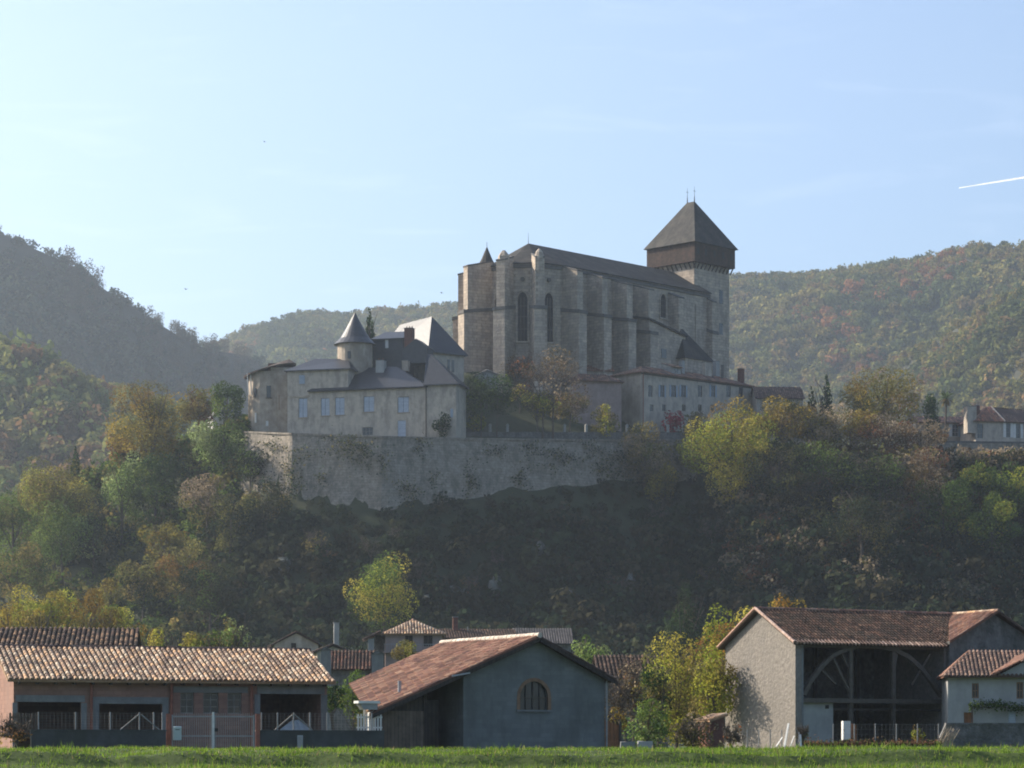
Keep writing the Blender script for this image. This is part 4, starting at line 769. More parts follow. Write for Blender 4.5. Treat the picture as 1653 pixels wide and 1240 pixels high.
house('tiled_barn', 'long low barn with a dark patched tile roof behind the brick shed', 'barn', -30, 165, 6, 9.0, 8, 1042, 1016, GZ+.2, 'stone_wall', BROWN+TAN[:2], seed=51, tm='tile_dark')
b = house('gabled_cottage', 'small cream gabled cottage with a square attic window below the hill', 'cottage', 443, 285, 8, 4.6, 7, 1040, 1021, 3, 'render', BROWN, axis='y', seed=55, tm='tile_dark', wins=[])
b.part('attic_window', MB().box(b.u(470),b.u(478),-.05,-.003,b.z(1047),b.z(1038)), 'dark_wood')
chimney(b, 543, 1060, 1006, .55, 1, 'render_pale', label='tall pale chimney')
b = house('outbuilding', 'small pale-gabled outbuilding right of the cream cottage', 'outbuilding', 512, 262, 10, 3.0, 6, 1052, 1042, 3, 'render', BROWN, axis='y', seed=57, tm='tile_dark')
b = house('tiled_outhouse', 'dark tiled outhouse roof between two grey-blue stone piers', 'outhouse', 528, 232, 2, 4.0, 5, 1078, 1052, 2.4, 'stone_wall', RUST+BROWN, seed=59, tm='tile_dark')
for p in (518, 600): 
    o = Bld('stone_pier', 'grey-blue stone pier at the %s end of the dark tiled outhouse' % ('left' if p < 550 else 'right'), 'pier', p, 228, 2.3, 0); k = (.8 if p < 550 else .95); zt_ = o.z(1050 if p < 550 else 1056)
    o.part('shaft', MB().box(0,k,0,.9,-.5,zt_), 'concrete'); o.part('cap', MB().prism([(-.1,zt_),(k+.1,zt_),(k/2,zt_+.35)],-.1,1.0), 'stone_wall')
b = house('hipped_house', 'rosy two-storey house with a hipped tile roof and balcony', 'house', 622, 268, 4, 5.6, 6, 1022, 1001, 3, 'render_rose', TAN, hip=True, seed=61, tw=.28)
for p0, p1 in ((654,666),(684,698)): b.shutters(b.u(p0), b.u(p1), b.z(1043), b.z(1026), 0, 'dark_wood')
b.part('balcony', MB().box(-.2,5.2,-1.0,-.003,b.z(1052)-.15,b.z(1052)), 'render_rose')
m = MB(); [m.bar((x,-.95,b.z(1052)),(x,-.95,b.z(1041)),.04,n=4) for x in np.linspace(-.1,5.1,24)]; m.box(-.2,5.2,-.98,-.92,b.z(1041),b.z(1041)+.06); b.part('balustrade', m, 'metal')
b.part('side_roof', tile_roof(MB(), [(-2.1,-.4,b.z(1032)),(-.45,-.4,b.z(1019)),(-.45,4.5,b.z(1019)),(-2.1,4.5,b.z(1032))], .28, .5, .08, BROWN, 62), 'tile')
b.part('side_post', MB().box(-1.7,-1.1,0,.5,-.5,b.z(1031)), 'render_pale'); b.part('side_wall', MB().box(-1.0,-.003,1.5,1.8,-.5,b.z(1024)), 'stone_wall')
b = house('brown_house', 'dark low house with a tall brick chimney behind the barn ridge', 'house', 700, 300, 6, 9, 7, 1030, 1017, 3.5, 'stone_wall', BROWN, seed=65, tm='tile_dark')
chimney(b, 735, 1030, 997, .55, 3, 'red_brick', label='tall red brick chimney'); b.part('aerial', MB().bar((b.u(755,3),3,b.z(1030)),(b.u(755,3),3,b.z(1009)),.08,n=4), 'metal')
b = house('slate_house', 'grey roofed house half hidden right of the barn ridge', 'house', 835, 330, 3, 6.5, 8, 1038, 1016, 4.5, 'stone_wall', [(.085,.08,.08),(.11,.1,.1)], seed=67)
b = house('tiled_stable', 'low stable with a brown tile roof behind the bare purple bush', 'stable', 972, 205, 4, 5.0, 6, 1092, 1060, 2, 'stone_wall', BROWN, seed=71, tm='tile_dark')
# ================================================================ the rampart and the upper town
# rampart: a battered stone wall following the brow, one thing
e = empty('rampart', (0,520,48), 0, 'long high battered stone rampart wall carrying the terrace below the church', 'rampart')
pts = [Vector((x,y,0)) for x,y,_,_ in RAM]; m = MB(); cap = MB()
def ram_line(t):   # t 0..n-1
    i = min(int(t), len(RAM)-2); f = t-i; return [RAM[i][k]*(1-f)+RAM[i+1][k]*f for k in range(4)]
T = np.linspace(0, 5.25, 120); rows = []
for t in T:
    x, y, zb, zt = ram_line(t); i = min(int(t), len(RAM)-2); d = Vector((RAM[i+1][0]-RAM[i][0], RAM[i+1][1]-RAM[i][1], 0)).normalized(); n_ = Vector((d.y,-d.x,0))
    wv = .25*math.sin(t*5.1)+.15*math.sin(t*13)
    rows.append((x, y, zb, zt, n_, wv))
V = []; NK = 9
for x,y,zb,zt,n_,wv in rows:
    for k in range(NK): s = k/(NK-1); z = (zb-4)+(zt-zb+4)*s; off = 1.5*(1-s)+wv*(1-s)+.12*math.sin(k*2.1+x*.7); V.append((x+n_.x*off, y+n_.y*off-520, z-48))
    V.append((x-n_.x*1.4, y-n_.y*1.4-520, zt-48)); V.append((x-n_.x*1.4, y-n_.y*1.4-520, zb-52))
K = NK+2; Fc = []
for i in range(len(rows)-1):
    for k in range(K): k2 = (k+1) % K; Fc.append((i*K+k, (i+1)*K+k, (i+1)*K+k2, i*K+k2))
Fc += [tuple(range(K)), tuple(range(len(rows)*K-1, (len(rows)-1)*K-1, -1))]
m.add(V, Fc).build('wall', 'rampart', e)
for i in range(len(rows)-1):
    x,y,zb,zt,n_,_ = rows[i]; x2,y2,_,zt2,n2,_ = rows[i+1]; h = .35
    cap.hexa([(x+n_.x*.2,y+n_.y*.2-520,zt-48),(x2+n_.x*.2,y2+n_.y*.2-520,zt2-48),(x2-n_.x*.5,y2-n_.y*.5-520,zt2-48),(x-n_.x*.5,y-n_.y*.5-520,zt-48)]+[(x+n_.x*.2,y+n_.y*.2-520,zt-48+h),(x2+n_.x*.2,y2+n_.y*.2-520,zt2-48+h),(x2-n_.x*.5,y2-n_.y*.5-520,zt2-48+h),(x-n_.x*.5,y-n_.y*.5-520,zt-48+h)])
cap.build('parapet', 'rampart', e)
# ivy and small shrubs rooted in the masonry
rng = np.random.default_rng(41); ivy = [(440,720,30,18),(560,716,52,20),(585,728,20,22),(470,760,22,40),(680,716,18,14),(860,722,24,16),(660,790,26,26),(760,770,16,34),(905,735,40,20),(955,720,22,20),(520,770,14,14),(1010,735,30,24),(985,755,34,34),(700,770,16,12),(800,725,26,12),(1060,750,40,30),(430,790,60,40),(840,770,18,24),(620,740,14,20),(490,730,18,14)]
P_, N_, S_, C_ = [], [], [], []
for px,py,wx,wy in ivy:
    n = int(wx*wy*.42); a = rng.normal(0,.5,(n,2)); a[:,1] = np.where(rng.random(n) < .4, a[:,1]-abs(rng.normal(0,.9,n))*-1, a[:,1]); a[:,0] += .35*np.sin(a[:,1]*4+px); ppx = px+a[:,0]*wx*.8; ppy = py+a[:,1]*wy*.8; D = np.interp(ppx,[r[0] for r in RX],[r[1] for r in RX])-1.6
    P_.append(np.stack([(ppx-HX)*D/F, D-520+rng.normal(0,.35,n), EYE+(HY-ppy)*D/F-48],-1)); N_.append(rng.normal(size=(n,3))+np.array([0,-1,.3])); S_.append(rng.uniform(.22,.5,n)); C_.append(np.array(PAL['dk']+PAL['dg']+PAL['ol'])[rng.integers(0,10,n)]*rng.uniform(.7,1.2,(n,1)))
o = quads_mesh('ivy', np.concatenate(P_), np.concatenate(N_), np.concatenate(S_), np.concatenate(C_), 'leaf', e)

# upper garden wall with its row of pale pillars
a = math.degrees(math.atan2(16, (1106-HX)*537/F-(752-HX)*521/F)); b = Bld('terrace_wall', 'dark upper garden wall running back above the rampart to the right', 'wall', 752, 521, 60, a); L = b.u(1106); z = b.z(697); z2 = b.z(698, L)
b.part('wall', MB().hexa([(0,0,-3),(L,0,-3),(L,.6,-3),(0,.6,-3),(0,0,z),(L,0,z2),(L,.6,z2),(0,.6,z)]), 'stone_wall')
for p in (792,820,912,947,979,1013,1049,1079,1104):
    u = b.u(p); q = z+(z2-z)*u/L; o = MB().box(-.22,.22,-.22,.22,0,1.25).prism([(-.3,1.25),(.3,1.25),(0,1.6)],-.3,.3).build('pillar','render_pale'); o.location = b.e.matrix_world @ Vector((0,0,0)) if False else Vector((b.ox+u*b.c-.3*b.s, b.oy+u*b.s+.3*b.c, 60+q)); o.rotation_euler = (0,0,b.a)
    tag(o, 'pale squat stone pillar standing on the upper garden wall', 'pillar', 'pillars along the upper garden wall')

# ---------------- the cathedral
CH = b = Bld('church', 'huge buttressed gothic stone church with a hipped slate roof and polygonal choir', 'church', 905, 550, 78, 46)
RA = 9.0; ze = b.z(424, -5.3, 1.7); zr = b.z(393, 0, 9); LN = b.u(1146)
pz = lambda t, r: (-r*math.sin(R(t)), 9-r*math.cos(R(t)))
poly = [(LN,0),(LN,18)]+[pz(t,RA) for t in (180,144,108,72,36,0)]; poly = [(x,y) for x,y in poly]
b.part('wall', MB().prismz(poly, -5, ze), 'church', label='tall grey-brown ashlar walls')
ro = MB(); H1 = (0,9,zr); H2 = (LN,9,zr); ro_ = .5; V = [pz(t,RA+ro_) for t in (0,36,72,108,144,180)]
ro.slab([(V[0][0],V[0][1],ze),(LN,-ro_,ze),H2,H1], .25); ro.slab([(LN,18+ro_,ze),(V[5][0],V[5][1],ze),H1,H2], .25)
for i in range(5): ro.slab([(V[i+1][0],V[i+1][1],ze),(V[i][0],V[i][1],ze),H1], .25)
b.part('roof', ro, 'church_roof', label='weathered dark slate roof hipped over the choir')
b.part('cornice', MB().prismz([(LN,-.25),(LN,18.25)]+[pz(t,RA+.28) for t in (180,144,108,72,36,0)], ze-1.0, ze-.3), 'band')
b.part('finial', MB().bar((0,9,zr-.1),(0,9,zr+2.2),.12,n=6,w2=.05), 'iron')
def buttress(cu, cv, ang, dep, wid, zl, zu, zt, capm='church', low2=None):
    """radial buttress: foot (cu,cv) on the wall, pointing along ang (local direction), two stages with sloped weatherings"""
    d = Vector((math.cos(ang), math.sin(ang))); n_ = Vector((-d.y, d.x)); o = Vector((cu,cv))-d*.3
    def stage(dp, w_, z0, z1, drop):
        A = [o+n_*w_/2, o+d*(dp+.3)+n_*w_/2, o+d*(dp+.3)-n_*w_/2, o-n_*w_/2]; A = A[::-1]
        return MB().hexa([(p.x,p.y,z0) for p in A]+[(p.x,p.y,z1-(drop if j in (1,2) else 0)) for j,p in enumerate(A)])
    bt = b.part('buttress', stage(dep, wid, -5, zl, 1.0), 'church')
    up = stage(dep*.84, wid*.72, zl-2.2, zt, zu); b.part('upper_stage', up, 'church', bt)
    for zz_ in (zl-.1,):
        A = [o+n_*(wid/2+.12), o+d*(dep+.45)+n_*(wid/2+.12), o+d*(dep+.45)-n_*(wid/2+.12), o-n_*(wid/2+.12)][::-1]
        dz = -.9 if zz_ > zl-1 else 0
        b.part('string_course', MB().hexa([(p.x,p.y,zz_-.7+(dz if j in (1,2) else 0)) for j,p in enumerate(A)]+[(p.x,p.y,zz_+(dz if j in (1,2) else 0)) for j,p in enumerate(A)]), 'band', bt)
    A = [o+n_*(wid*.36+.1), o+d*(dep*.84+.4)+n_*(wid*.36+.1), o+d*(dep*.84+.4)-n_*(wid*.36+.1), o-n_*(wid*.36+.1)][::-1]
    b.part('weathering', MB().hexa([(p.x,p.y,zt-(zu if j in (1,2) else 0)+.004) for j,p in enumerate(A)]+[(p.x,p.y,zt-(zu if j in (1,2) else 0)+.3) for j,p in enumerate(A)]), 'band', bt)
    return bt
zl = b.z(491, 0, -4)
for t, top in ((36, 1.6), (72, 1.2), (108, .8), (144, .5)):
    x, y = pz(t, RA); buttress(x, y, math.atan2(-math.cos(R(t)), -math.sin(R(t))), 4.6 if t < 90 else 6.4, 2.6, zl+(.0 if t < 60 else 0), 1.3, ze+top)
for p, top in ((941,-.3),(981,-.8),(1021,-1.2),(1056,-1.4),(1112,-1.6)):
    u = b.u(p, -5); buttress(u, 0, -math.pi/2, 5.0 if p < 1100 else 3.5, 2.3, zl-.2 if p < 1050 else zl-2, 1.4, ze+top)
u = b.u(1153, -1.5); buttress(u, 0, -math.pi/2, 1.8, 1.8, zl+1, 1.0, ze-1.2)
# scalloped turret head on the choir buttress and the spirelet behind
x, y = pz(36, RA+3.2); b.part('pinnacle', MB().lathe(x, y, [(.9,ze-2.5),(1.0,ze-1.5),(1.0,ze+.6),(.7,ze+1.6),(.2,ze+2.2)], 10), 'church')
x, y = pz(72, RA+2.4); b.part('pinnacle', MB().lathe(x, y, [(1.2,ze-1.5),(1.2,ze+1.0),(.8,ze+1.6),(.3,ze+2.2)], 6), 'church')
x, y = pz(130, RA-.5); tu = b.part('stair_turret', MB().lathe(x, y, [(1.7,ze-10),(1.7,ze+.6)], 10), 'church'); b.part('turret_roof', MB().lathe(x, y, [(1.95,ze+.6),(1.1,ze+2.2),(.08,ze+4.6)], 10), 'church_roof', tu); b.part('finial', MB().bar((x,y,ze+4.5),(x,y,ze+5.6),.1,n=5), 'iron', tu)
# lancet windows
def lancet(pu, pv, ang, w_, z0, z1, dep=.28):
    """window on the wall face at (pu,pv) facing direction ang"""
    d = Vector((math.cos(ang), math.sin(ang))); n_ = Vector((-d.y, d.x)); r = w_/2
    def outline(k): 
        R1 = r+k; zs = z1-1.5*r; pts = [(-R1,z0-k),(R1,z0-k),(R1,zs)]
        for i in range(1,6): a_ = i/6; pts.append((R1*(1-a_**1.6), zs+(1.5*r+k)*math.sin(a_*math.pi/2)))
        pts.append((0,z1+k)); pts += [(-x,z) for x,z in reversed(pts[3:-1])]+[(-R1,zs)]; return pts
    O, I = outline(.35), outline(0); W3 = lambda q, off: (pu+n_.x*q[0]+d.x*off, pv+n_.y*q[0]+d.y*off, q[1])
    f = MB(); n = len(O)
    for i in range(n):
        j = (i+1) % n; f.add([W3(O[i],0),W3(O[j],0),W3(I[j],0),W3(I[i],0),W3(O[i],dep),W3(O[j],dep),W3(I[j],dep*.6),W3(I[i],dep*.6)], [(0,3,2,1),(4,5,6,7),(0,1,5,4),(1,2,6,5),(2,3,7,6),(3,0,4,7)])
    fr = b.part('lancet_window', f, 'church'); g = MB(); g.add([W3(q,.03) for q in I], [tuple(range(len(I)))]); b.part('pane', g, 'dull_glass', fr)
    mu = MB()
    for k in (-.33,.33):
        q0, q1 = W3((k*r*1.0,z0),.06), W3((k*r,z1-r),.06); mu.bar(q0,q1,.13)
    for s_ in (.25,.5,.72): mu.bar(W3((-r,z0+(z1-z0)*s_),.07), W3((r,z0+(z1-z0)*s_),.07), .09)
    b.part('mullions', mu, 'band', fr)
wt, wb = b.z(474,0,-1), b.z(553,0,-1)
for t in (18, 54, 90, 126):
    ca = math.cos(R(18)); x, y = pz(t, RA*ca+.004); lancet(x, y, math.atan2(-math.cos(R(t)), -math.sin(R(t))), 2.0 if t > 20 else 1.9, wb, wt)
    x, y = pz(t, RA*ca+.05); b.part('oculus', MB().bar((x,y,wt+2.6),(x-.35*math.sin(R(t)),y-.35*math.cos(R(t)),wt+2.6),.9,n=8), 'band')
us = [b.u(p,-5) for p in (941,981,1021,1056)]
for i in range(3): lancet((us[i]+us[i+1])/2, -.004, -math.pi/2, 1.9, wb, wt)
lancet(b.u(1070), -.004, -math.pi/2, 1.7, b.z(513,b.u(1070)), b.z(475,b.u(1070)))
x0, x1 = b.u(1122), b.u(1140); b.part('wall_recess', MB().box(x0,x1,-.2,-.003,-4,ze-3), 'church')
# low annexes against the nave
ua, ub = b.u(1046,-4), b.u(1098,-3); z0, z1 = b.z(513,ua,-4), b.z(541,ub,-4)
an = b.part('annex', MB().prism([(ua,-5),(ub,-5),(ub,z1-.3),(ua,z0-.3)], -4.4, -.003), 'church', label='low side chapel with a slanting roof')
b.part('annex_roof', MB().hexa([(ua-.3,-4.8,z0-.5),(ub+.3,-4.8,z1-.6),(ub+.3,-.1,z1+.3),(ua-.3,-.1,z0+.4),(ua-.3,-4.8,z0-.1),(ub+.3,-4.8,z1-.2),(ub+.3,-.1,z1+.7),(ua-.3,-.1,z0+.8)]), 'church_roof', an)
b.part('annex_window', MB().box(b.u(1068,-4.5),b.u(1076,-4.5),-4.5,-4.403,b.z(575,ua,-4),b.z(560,ua,-4)), 'glass', an)
ua, ub = b.u(1104,-6.5), b.u(1150,-6.5); um = (ua+ub)/2; zt_, z0 = b.z(528,um,-3), b.z(580,um,-6)
ch = b.part('side_chapel', MB().box(ua+.4,ub-.4,-6.6,-.3,-5,z0), 'church'); cr = MB(); base = [(ua-.2,-7.0,z0-.2),(ub+.2,-7.0,z0-.2),(ub+.2,-.0,z0-.2),(ua-.2,-.0,z0-.2)]; cr.add(base+[(um-1.2,-2.6,zt_)], [(3,2,1,0),(0,1,4),(1,2,4),(2,3,4),(3,0,4)]); b.part('chapel_roof', cr, 'church_roof', ch, label='steep dark pyramid roof')
# ---- west tower, part of the church
c0u, c0v = 44.2, 2.0; s_ = 13.6; zh0, zh1 = b.z(421,c0u,c0v), b.z(389,c0u,c0v); za = b.z(327,c0u+7,c0v+7)
tw = b.part('tower', MB().box(c0u+.9,c0u+s_-.9,c0v+.9,c0v+s_-.9,-5,zh0+.3), 'church', label='massive square stone west tower')
hb = b.part('hoarding', MB().box(c0u,c0u+s_,c0v,c0v+s_,zh0,zh1), 'hoarding', tw, label='dark timber hoarding below the tower roof')
cu, cv = c0u+s_/2, c0v+s_/2; q = MB(); o_ = .55; bb = [(c0u-o_,c0v-o_,zh1-.15),(c0u+s_+o_,c0v-o_,zh1-.15),(c0u+s_+o_,c0v+s_+o_,zh1-.15),(c0u-o_,c0v+s_+o_,zh1-.15)]
q.add(bb+[(cu-.15,cv-1.0,za),(cu+.15,cv-1.0,za),(cu+.15,cv+1.0,za),(cu-.15,cv+1.0,za)], [(3,2,1,0),(0,1,5,4),(1,2,6,5),(2,3,7,6),(3,0,4,7),(4,5,6,7)]); b.part('tower_roof', q, 'church_roof', tw, label='steep pyramid roof of the tower')
for k in (-1,1): b.part('finial', MB().bar((cu,cv+k,za-.1),(cu,cv+k,za+1.2),.28,n=6,w2=.14).bar((cu,cv+k,za+1.2),(cu,cv+k,za+3.3),.1,n=5,w2=.05).bar((cu-.35,cv+k,za+2.3),(cu+.35,cv+k,za+2.3),.07), 'iron', tw)
m = MB()
for i in range(11): k = c0u+.6+(s_-1.2)*i/10; m.bar((k,c0v+.9,zh0-1.3),(k,c0v+.05,zh0),.22)
for i in range(11): k = c0v+.6+(s_-1.2)*i/10; m.bar((c0u+.9,k,zh0-1.3),(c0u+.05,k,zh0),.22)
b.part('hoarding_brackets', m, 'dark_wood', tw)
for du, z_ in ((.8,-1.2),(3.4,-1.2),(6.3,-1.2),(9.2,-1.2),(12.0,-1.2)): b.part('hoarding_opening', MB().box(c0u+du-.0,c0u+du+.7,c0v-.03,c0v-.004,zh1-2.6,zh1-1.2), 'iron', tw)
for py0, py1 in ((466,488),(520,538)): b.part('tower_window', MB().box(b.u(1166,c0v),b.u(1172,c0v),c0v+.86,c0v+.897,b.z(py1,c0u+10),b.z(py0,c0u+10)), 'glass', tw)

# ---------------- the palace with the long tiled roof below the church
b = Bld('bishops_house', 'long grey two-storey building with a low red tile roof below the church', 'building', 1036, 545, 68, 42)
L = b.u(1213); V = b.v(996, 0); ze = b.z(600, 0, 0); dp = max(V, 9); zr = ze+1.9
wins = []
for p, w_ in ((1050,7),(1069,7),(1087,8),(1103,8),(1130,7),(1151,7),(1176,7),(1196,7)): wins.append((b.u(p-w_/2), b.u(p+w_/2), b.z(641,b.u(p)), b.z(622,b.u(p))))
low = [(b.u(p-3), b.u(p+3), b.z(664,b.u(p)), b.z(653,b.u(p))) for p in (1052,1072,1104,1130,1150)]
b.part('wall', MB().wall(0,L,-4,ze,0,.5,wins+low), 'render'); b.part('back_wall', MB().box(0,L,dp-.5,dp,-4,ze), 'render'); b.part('side_wall', MB().box(0,.5,.5,dp-.5,-4,ze), 'render_warm'); b.part('side_wall', MB().box(L-.5,L,.5,dp-.5,-4,ze), 'render')
for i, w_ in enumerate(wins):
    b.window(w_[0]+.004,w_[1]-.004,w_[2]+.004,w_[3]-.004,0,2,2,'frame')
    if i in (1,2,3,5): m = MB().box(w_[0]-.42,w_[0]-.02,-.06,-.003,w_[2],w_[3]); b.part('shutter', m, 'grey_shutter'); b.part('shutter', MB().box(w_[1]+.02,w_[1]+.42,-.06,-.003,w_[2],w_[3]), 'grey_shutter')
for w_ in low: b.window(w_[0]+.004,w_[1]-.004,w_[2]+.004,w_[3]-.004,0,2,1,'frame')
o_ = .55; zo = ze-.12
b.part('roof', tile_roof(MB(), [(-o_,-o_,zo),(L+o_,-o_,zo),(L-dp/2,dp/2,zr),(dp/2,dp/2,zr)], .45, .9, .1, RED+BROWN, 81), 'tile')
b.part('roof', tile_roof(MB(), [(-o_,dp+o_,zo),(-o_,-o_,zo),(dp/2,dp/2,zr)], .45, .9, .1, RED+TAN[:2], 82), 'tile'); b.part('roof', tile_roof(MB(), [(L+o_,dp+o_,zo),(-o_,dp+o_,zo),(dp/2,dp/2,zr),(L-dp/2,dp/2,zr)], .45, 1.5, .1, RED, 83), 'tile'); b.part('roof', tile_roof(MB(), [(L+o_,-o_,zo),(L+o_,dp+o_,zo),(L-dp/2,dp/2,zr)], .45, .9, .1, RED, 84), 'tile')
b.part('eaves_band', MB().box(-.1,L+.1,-.12,-.003,ze-.5,ze-.22), 'band'); b.part('downpipe', MB().bar((.3,-.12,-2),(.3,-.12,ze-.3),.18,n=6), 'rust')
ud, vd = b.u(1092, 1.5), 1.5; dm = b.part('dormer', MB().box(ud-1.3,ud+1.3,vd,vd+2.5,ze,zr+.2), 'render_pale'); b.part('dormer_roof', tile_roof(MB(), [(ud-1.7,vd-.4,zr+.2),(ud+1.7,vd-.4,zr+.2),(ud+1.7,vd+2.6,zr+1.2),(ud-1.7,vd+2.6,zr+1.2)], .4, .7, .1, RED+TAN, 85), 'tile', dm); b.part('dormer_window', MB().box(ud-.5,ud+.5,vd-.05,vd-.003,zr-.9,zr-.1), 'glass', dm)
chimney(b, 1101, 612, 583, .8, 3, 'render_pale', label='white chimney'); chimney(b, 1141, 614, 586, 2.0, 4, 'render', 1.0); chimney(b, 1156, 612, 584, 1.0, 5, 'render_pale'); chimney(b, 1196, 622, 596, 1.0, 4, 'red_brick', label='brick chimney')
# building at its left, with the plain curving wall
b = Bld('long_house', 'low brown-walled house with a faded red roof left of the long grey building', 'house', 925, 540, 66, 12); L = b.u(1003); z = b.z(614)
b.part('wall', MB().box(0,L,0,.5,-4,z), 'render_rose', label='long blank pinkish-brown wall'); b.part('back_wall', MB().box(0,L,6.5,7,-4,z), 'render_rose'); b.part('side_wall', MB().box(0,.5,.5,6.5,-4,z), 'render'); b.part('side_wall', MB().box(L-.5,L,.5,6.5,-4,z), 'render')
b.part('roof', tile_roof(MB(), [(-.5,-.5,z-.1),(L+.5,-.5,z-.1),(L-2.5,3.5,z+1.8),(2,3.5,z+1.8)], .45, .9, .1, RED+BROWN, 87), 'tile'); b.part('roof', tile_roof(MB(), [(L+.5,7.5,z-.1),(-.5,7.5,z-.1),(2,3.5,z+1.8),(L-2.5,3.5,z+1.8)], .45, 1.5, .1, RED, 88), 'tile')
b.part('roof', tile_roof(MB(), [(L+.5,-.5,z-.1),(L+.5,7.5,z-.1),(L-2.5,3.5,z+1.8)], .45, .9, .1, RED, 89), 'tile'); b.part('roof', tile_roof(MB(), [(-.5,7.5,z-.1),(-.5,-.5,z-.1),(2,3.5,z+1.8)], .45, .9, .1, RED, 90), 'tile')
b = house('roof_top_house', 'small house with a bright red tile roof just under the church buttresses', 'house', 948, 552, 8, 5.2, 6, 598, 590, 70, 'render', RED+[(.5,.22,.13)], seed=91, tw=.45)
b = house('white_gabled_house', 'small house with a pale slanting roof half hidden behind the dark garden trees', 'house', 768, 545, -10, 4.6, 5, 606, 598, 68, 'render_pale', [(.42,.40,.38),(.5,.47,.44)], axis='y', seed=93, tw=.45)
b = house('brown_roof_house', 'low dark brown roof behind the yellow-green tree right of the long grey building', 'house', 1222, 560, 4, 9.6, 9, 642, 625, 66, 'render', BROWN, seed=95, tw=.45)
chimney(b, 1166, 610, 590, .5, 4, 'band')

# ---------------- the chateau on the left of the terrace
b = Bld('chateau', 'rambling stone manor with steep slate roofs, a round turret and pale blue shutters', 'manor house', 688, 512, 60, -16)
# main front runs left (negative x) from the corner; the right block runs back along y
zb = -2; uL = b.u(464); u560 = b.u(562); ze = b.z(620, -1); zeL = b.z(634, b.u(501)); zem = (ze+zeL)/2
W = lambda p0, p1, y0, y1: (b.u(p0), b.u(p1), b.z(y1, b.u(p0)), b.z(y0, b.u(p0)))
wn = [W(482,496,643,674), W(518,532,643,671), W(541,556,642,670), W(587,604,640,665), W(642,660,641,666), W(642,655,679,706), W(585,602,690,703)]
b.part('wall', MB().wall(uL, 0, zb, zem, 0, .6, wn), 'render', label='long front wall with pale shutters')
for i, w_ in enumerate(wn[:5]):
    f = b.window(w_[0]+.01, w_[1]-.01, w_[2]+.01, w_[3]-.01, 0, 2, 2, 'frame', deep=.3)
    mid = (w_[0]+w_[1])/2; b.part('shutter', MB().box(w_[0]+.06,mid-.03,.10,.16,w_[2]+.02,w_[3]-.08), 'blue_shutter'); b.part('shutter', MB().box(mid+.03,w_[1]-.06,.10,.16,w_[2]+.02,w_[3]-.08), 'blue_shutter'); b.part('sill', MB().box(w_[0]-.2,w_[1]+.2,-.14,-.003,w_[2]-.18,w_[2]-.01), 'render_warm')
w_ = wn[5]; b.part('door', MB().box(w_[0]+.01,w_[1]-.01,.08,.16,zb+.3,w_[3]-.01), 'blue_shutter', label='pale blue door'); w_ = wn[6]; b.window(w_[0]+.01,w_[1]-.01,w_[2]+.01,w_[3]-.01,0,3,2,'frame')
zs = b.z(644, uL); b.part('string_course', MB().box(uL, b.u(500), -.1, -.003, zs+.2, zs+.5), 'render_warm')
b.part('rear_wall', MB().box(uL,0,11.4,12,zb,zem), 'render'); b.part('left_wall', MB().box(uL,uL+.6,.6,11.4,zb,zem), 'render_warm', label='left end wall')
# left upper storey block with its own hipped roof
zu = b.z(598, uL); u5 = b.u(562); b.part('upper_storey', MB().box(uL, u5, .02, 9, zem+.002, zu), 'render', label='raised storey at the left end')
w_ = W(483,492,606,620); b.part('upper_window', MB().box(w_[0],w_[1],-.05,.018,w_[2],w_[3]), 'grey_shutter')
p0 = (uL-.5,-.5,zu-.1); p1 = (u5+.6,-.5,zu-.1); p2 = (u5+.6,9.5,zu-.1); p3 = (uL-.5,9.5,zu-.1); r0 = (uL+4,4.5,zu+2.7); r1 = (u5-1.5,4.5,zu+2.4)
b.part('roof', MB().slab([p0,p1,r1,r0],.2).slab([p3,p0,r0],.2).slab([p2,p3,r0,r1],.2).slab([p1,p2,r1],.2), 'slate', label='small hipped slate roof of the raised storey')
# big lean slate roof over the front: left hip rising to the right
a0 = (b.u(500)-.3,-.6,zem-.1); a1 = (.4,-.6,zem-.1); rt0 = (b.u(574,6),6,b.z(594,b.u(574,6),6)); rt1 = (b.u(640,6),6,b.z(592,b.u(640,6),6)); 
b.part('roof', MB().slab([a0,a1,(a1[0],12.4,zem-.1),(a0[0],12.4,zem-.1)],.2), 'slate').name = 'roof_base'
b.part('roof', MB().slab([a0,(b.u(600),-.6,zem-.1),rt0],.2).slab([(b.u(600),-.6,zem-.096),(a1[0],-.6,zem-.096),rt1,(rt0[0],rt0[1],rt0[2]+.004)],.2).slab([(a0[0],12.4,zem-.1),a0,rt0],.2).slab([rt1,(a1[0],12.4,zem-.1),(a0[0],12.4,zem-.1),rt0],.2).slab([(a1[0],-.6,zem-.1),(a1[0],12.4,zem-.1),rt1],.2), 'slate', label='broad slate roof over the front range')
# right block: lower range running back with a hipped roof
V = 6; uR = b.u(737, 0); zr1 = b.z(619, uR, 0)
b.part('side_block', MB().box(.02, uR, -.25, V, zb-1, zr1), 'render', label='right end block')
cA = (-.3,-.8,zr1-.1); cB = (uR+.6,-.8,zr1-.1); cC = (uR+.6,V+.5,zr1-.1); cD = (-.3,V+.5,zr1-.1); cu_ = b.u(692,3); top = (cu_-.4, 3, b.z(571,cu_,3)); top2 = (cu_+.4, 3.2, top[2])
b.part('roof', MB().slab([cA,cB,top2,top],.2).slab([cB,cC,top2],.2).slab([cC,cD,top,top2],.2).slab([cD,cA,top],.2), 'slate', label='pointed slate roof of the right end block')
b.part('small_window', MB().box(b.u(728),b.u(732),-.31,-.253,b.z(674,uR),b.z(660,uR)), 'grey_shutter')
b.part('downpipe', MB().bar((.1,-.4,zb),(.1,-.4,zr1-.3),.16,n=6), 'iron')
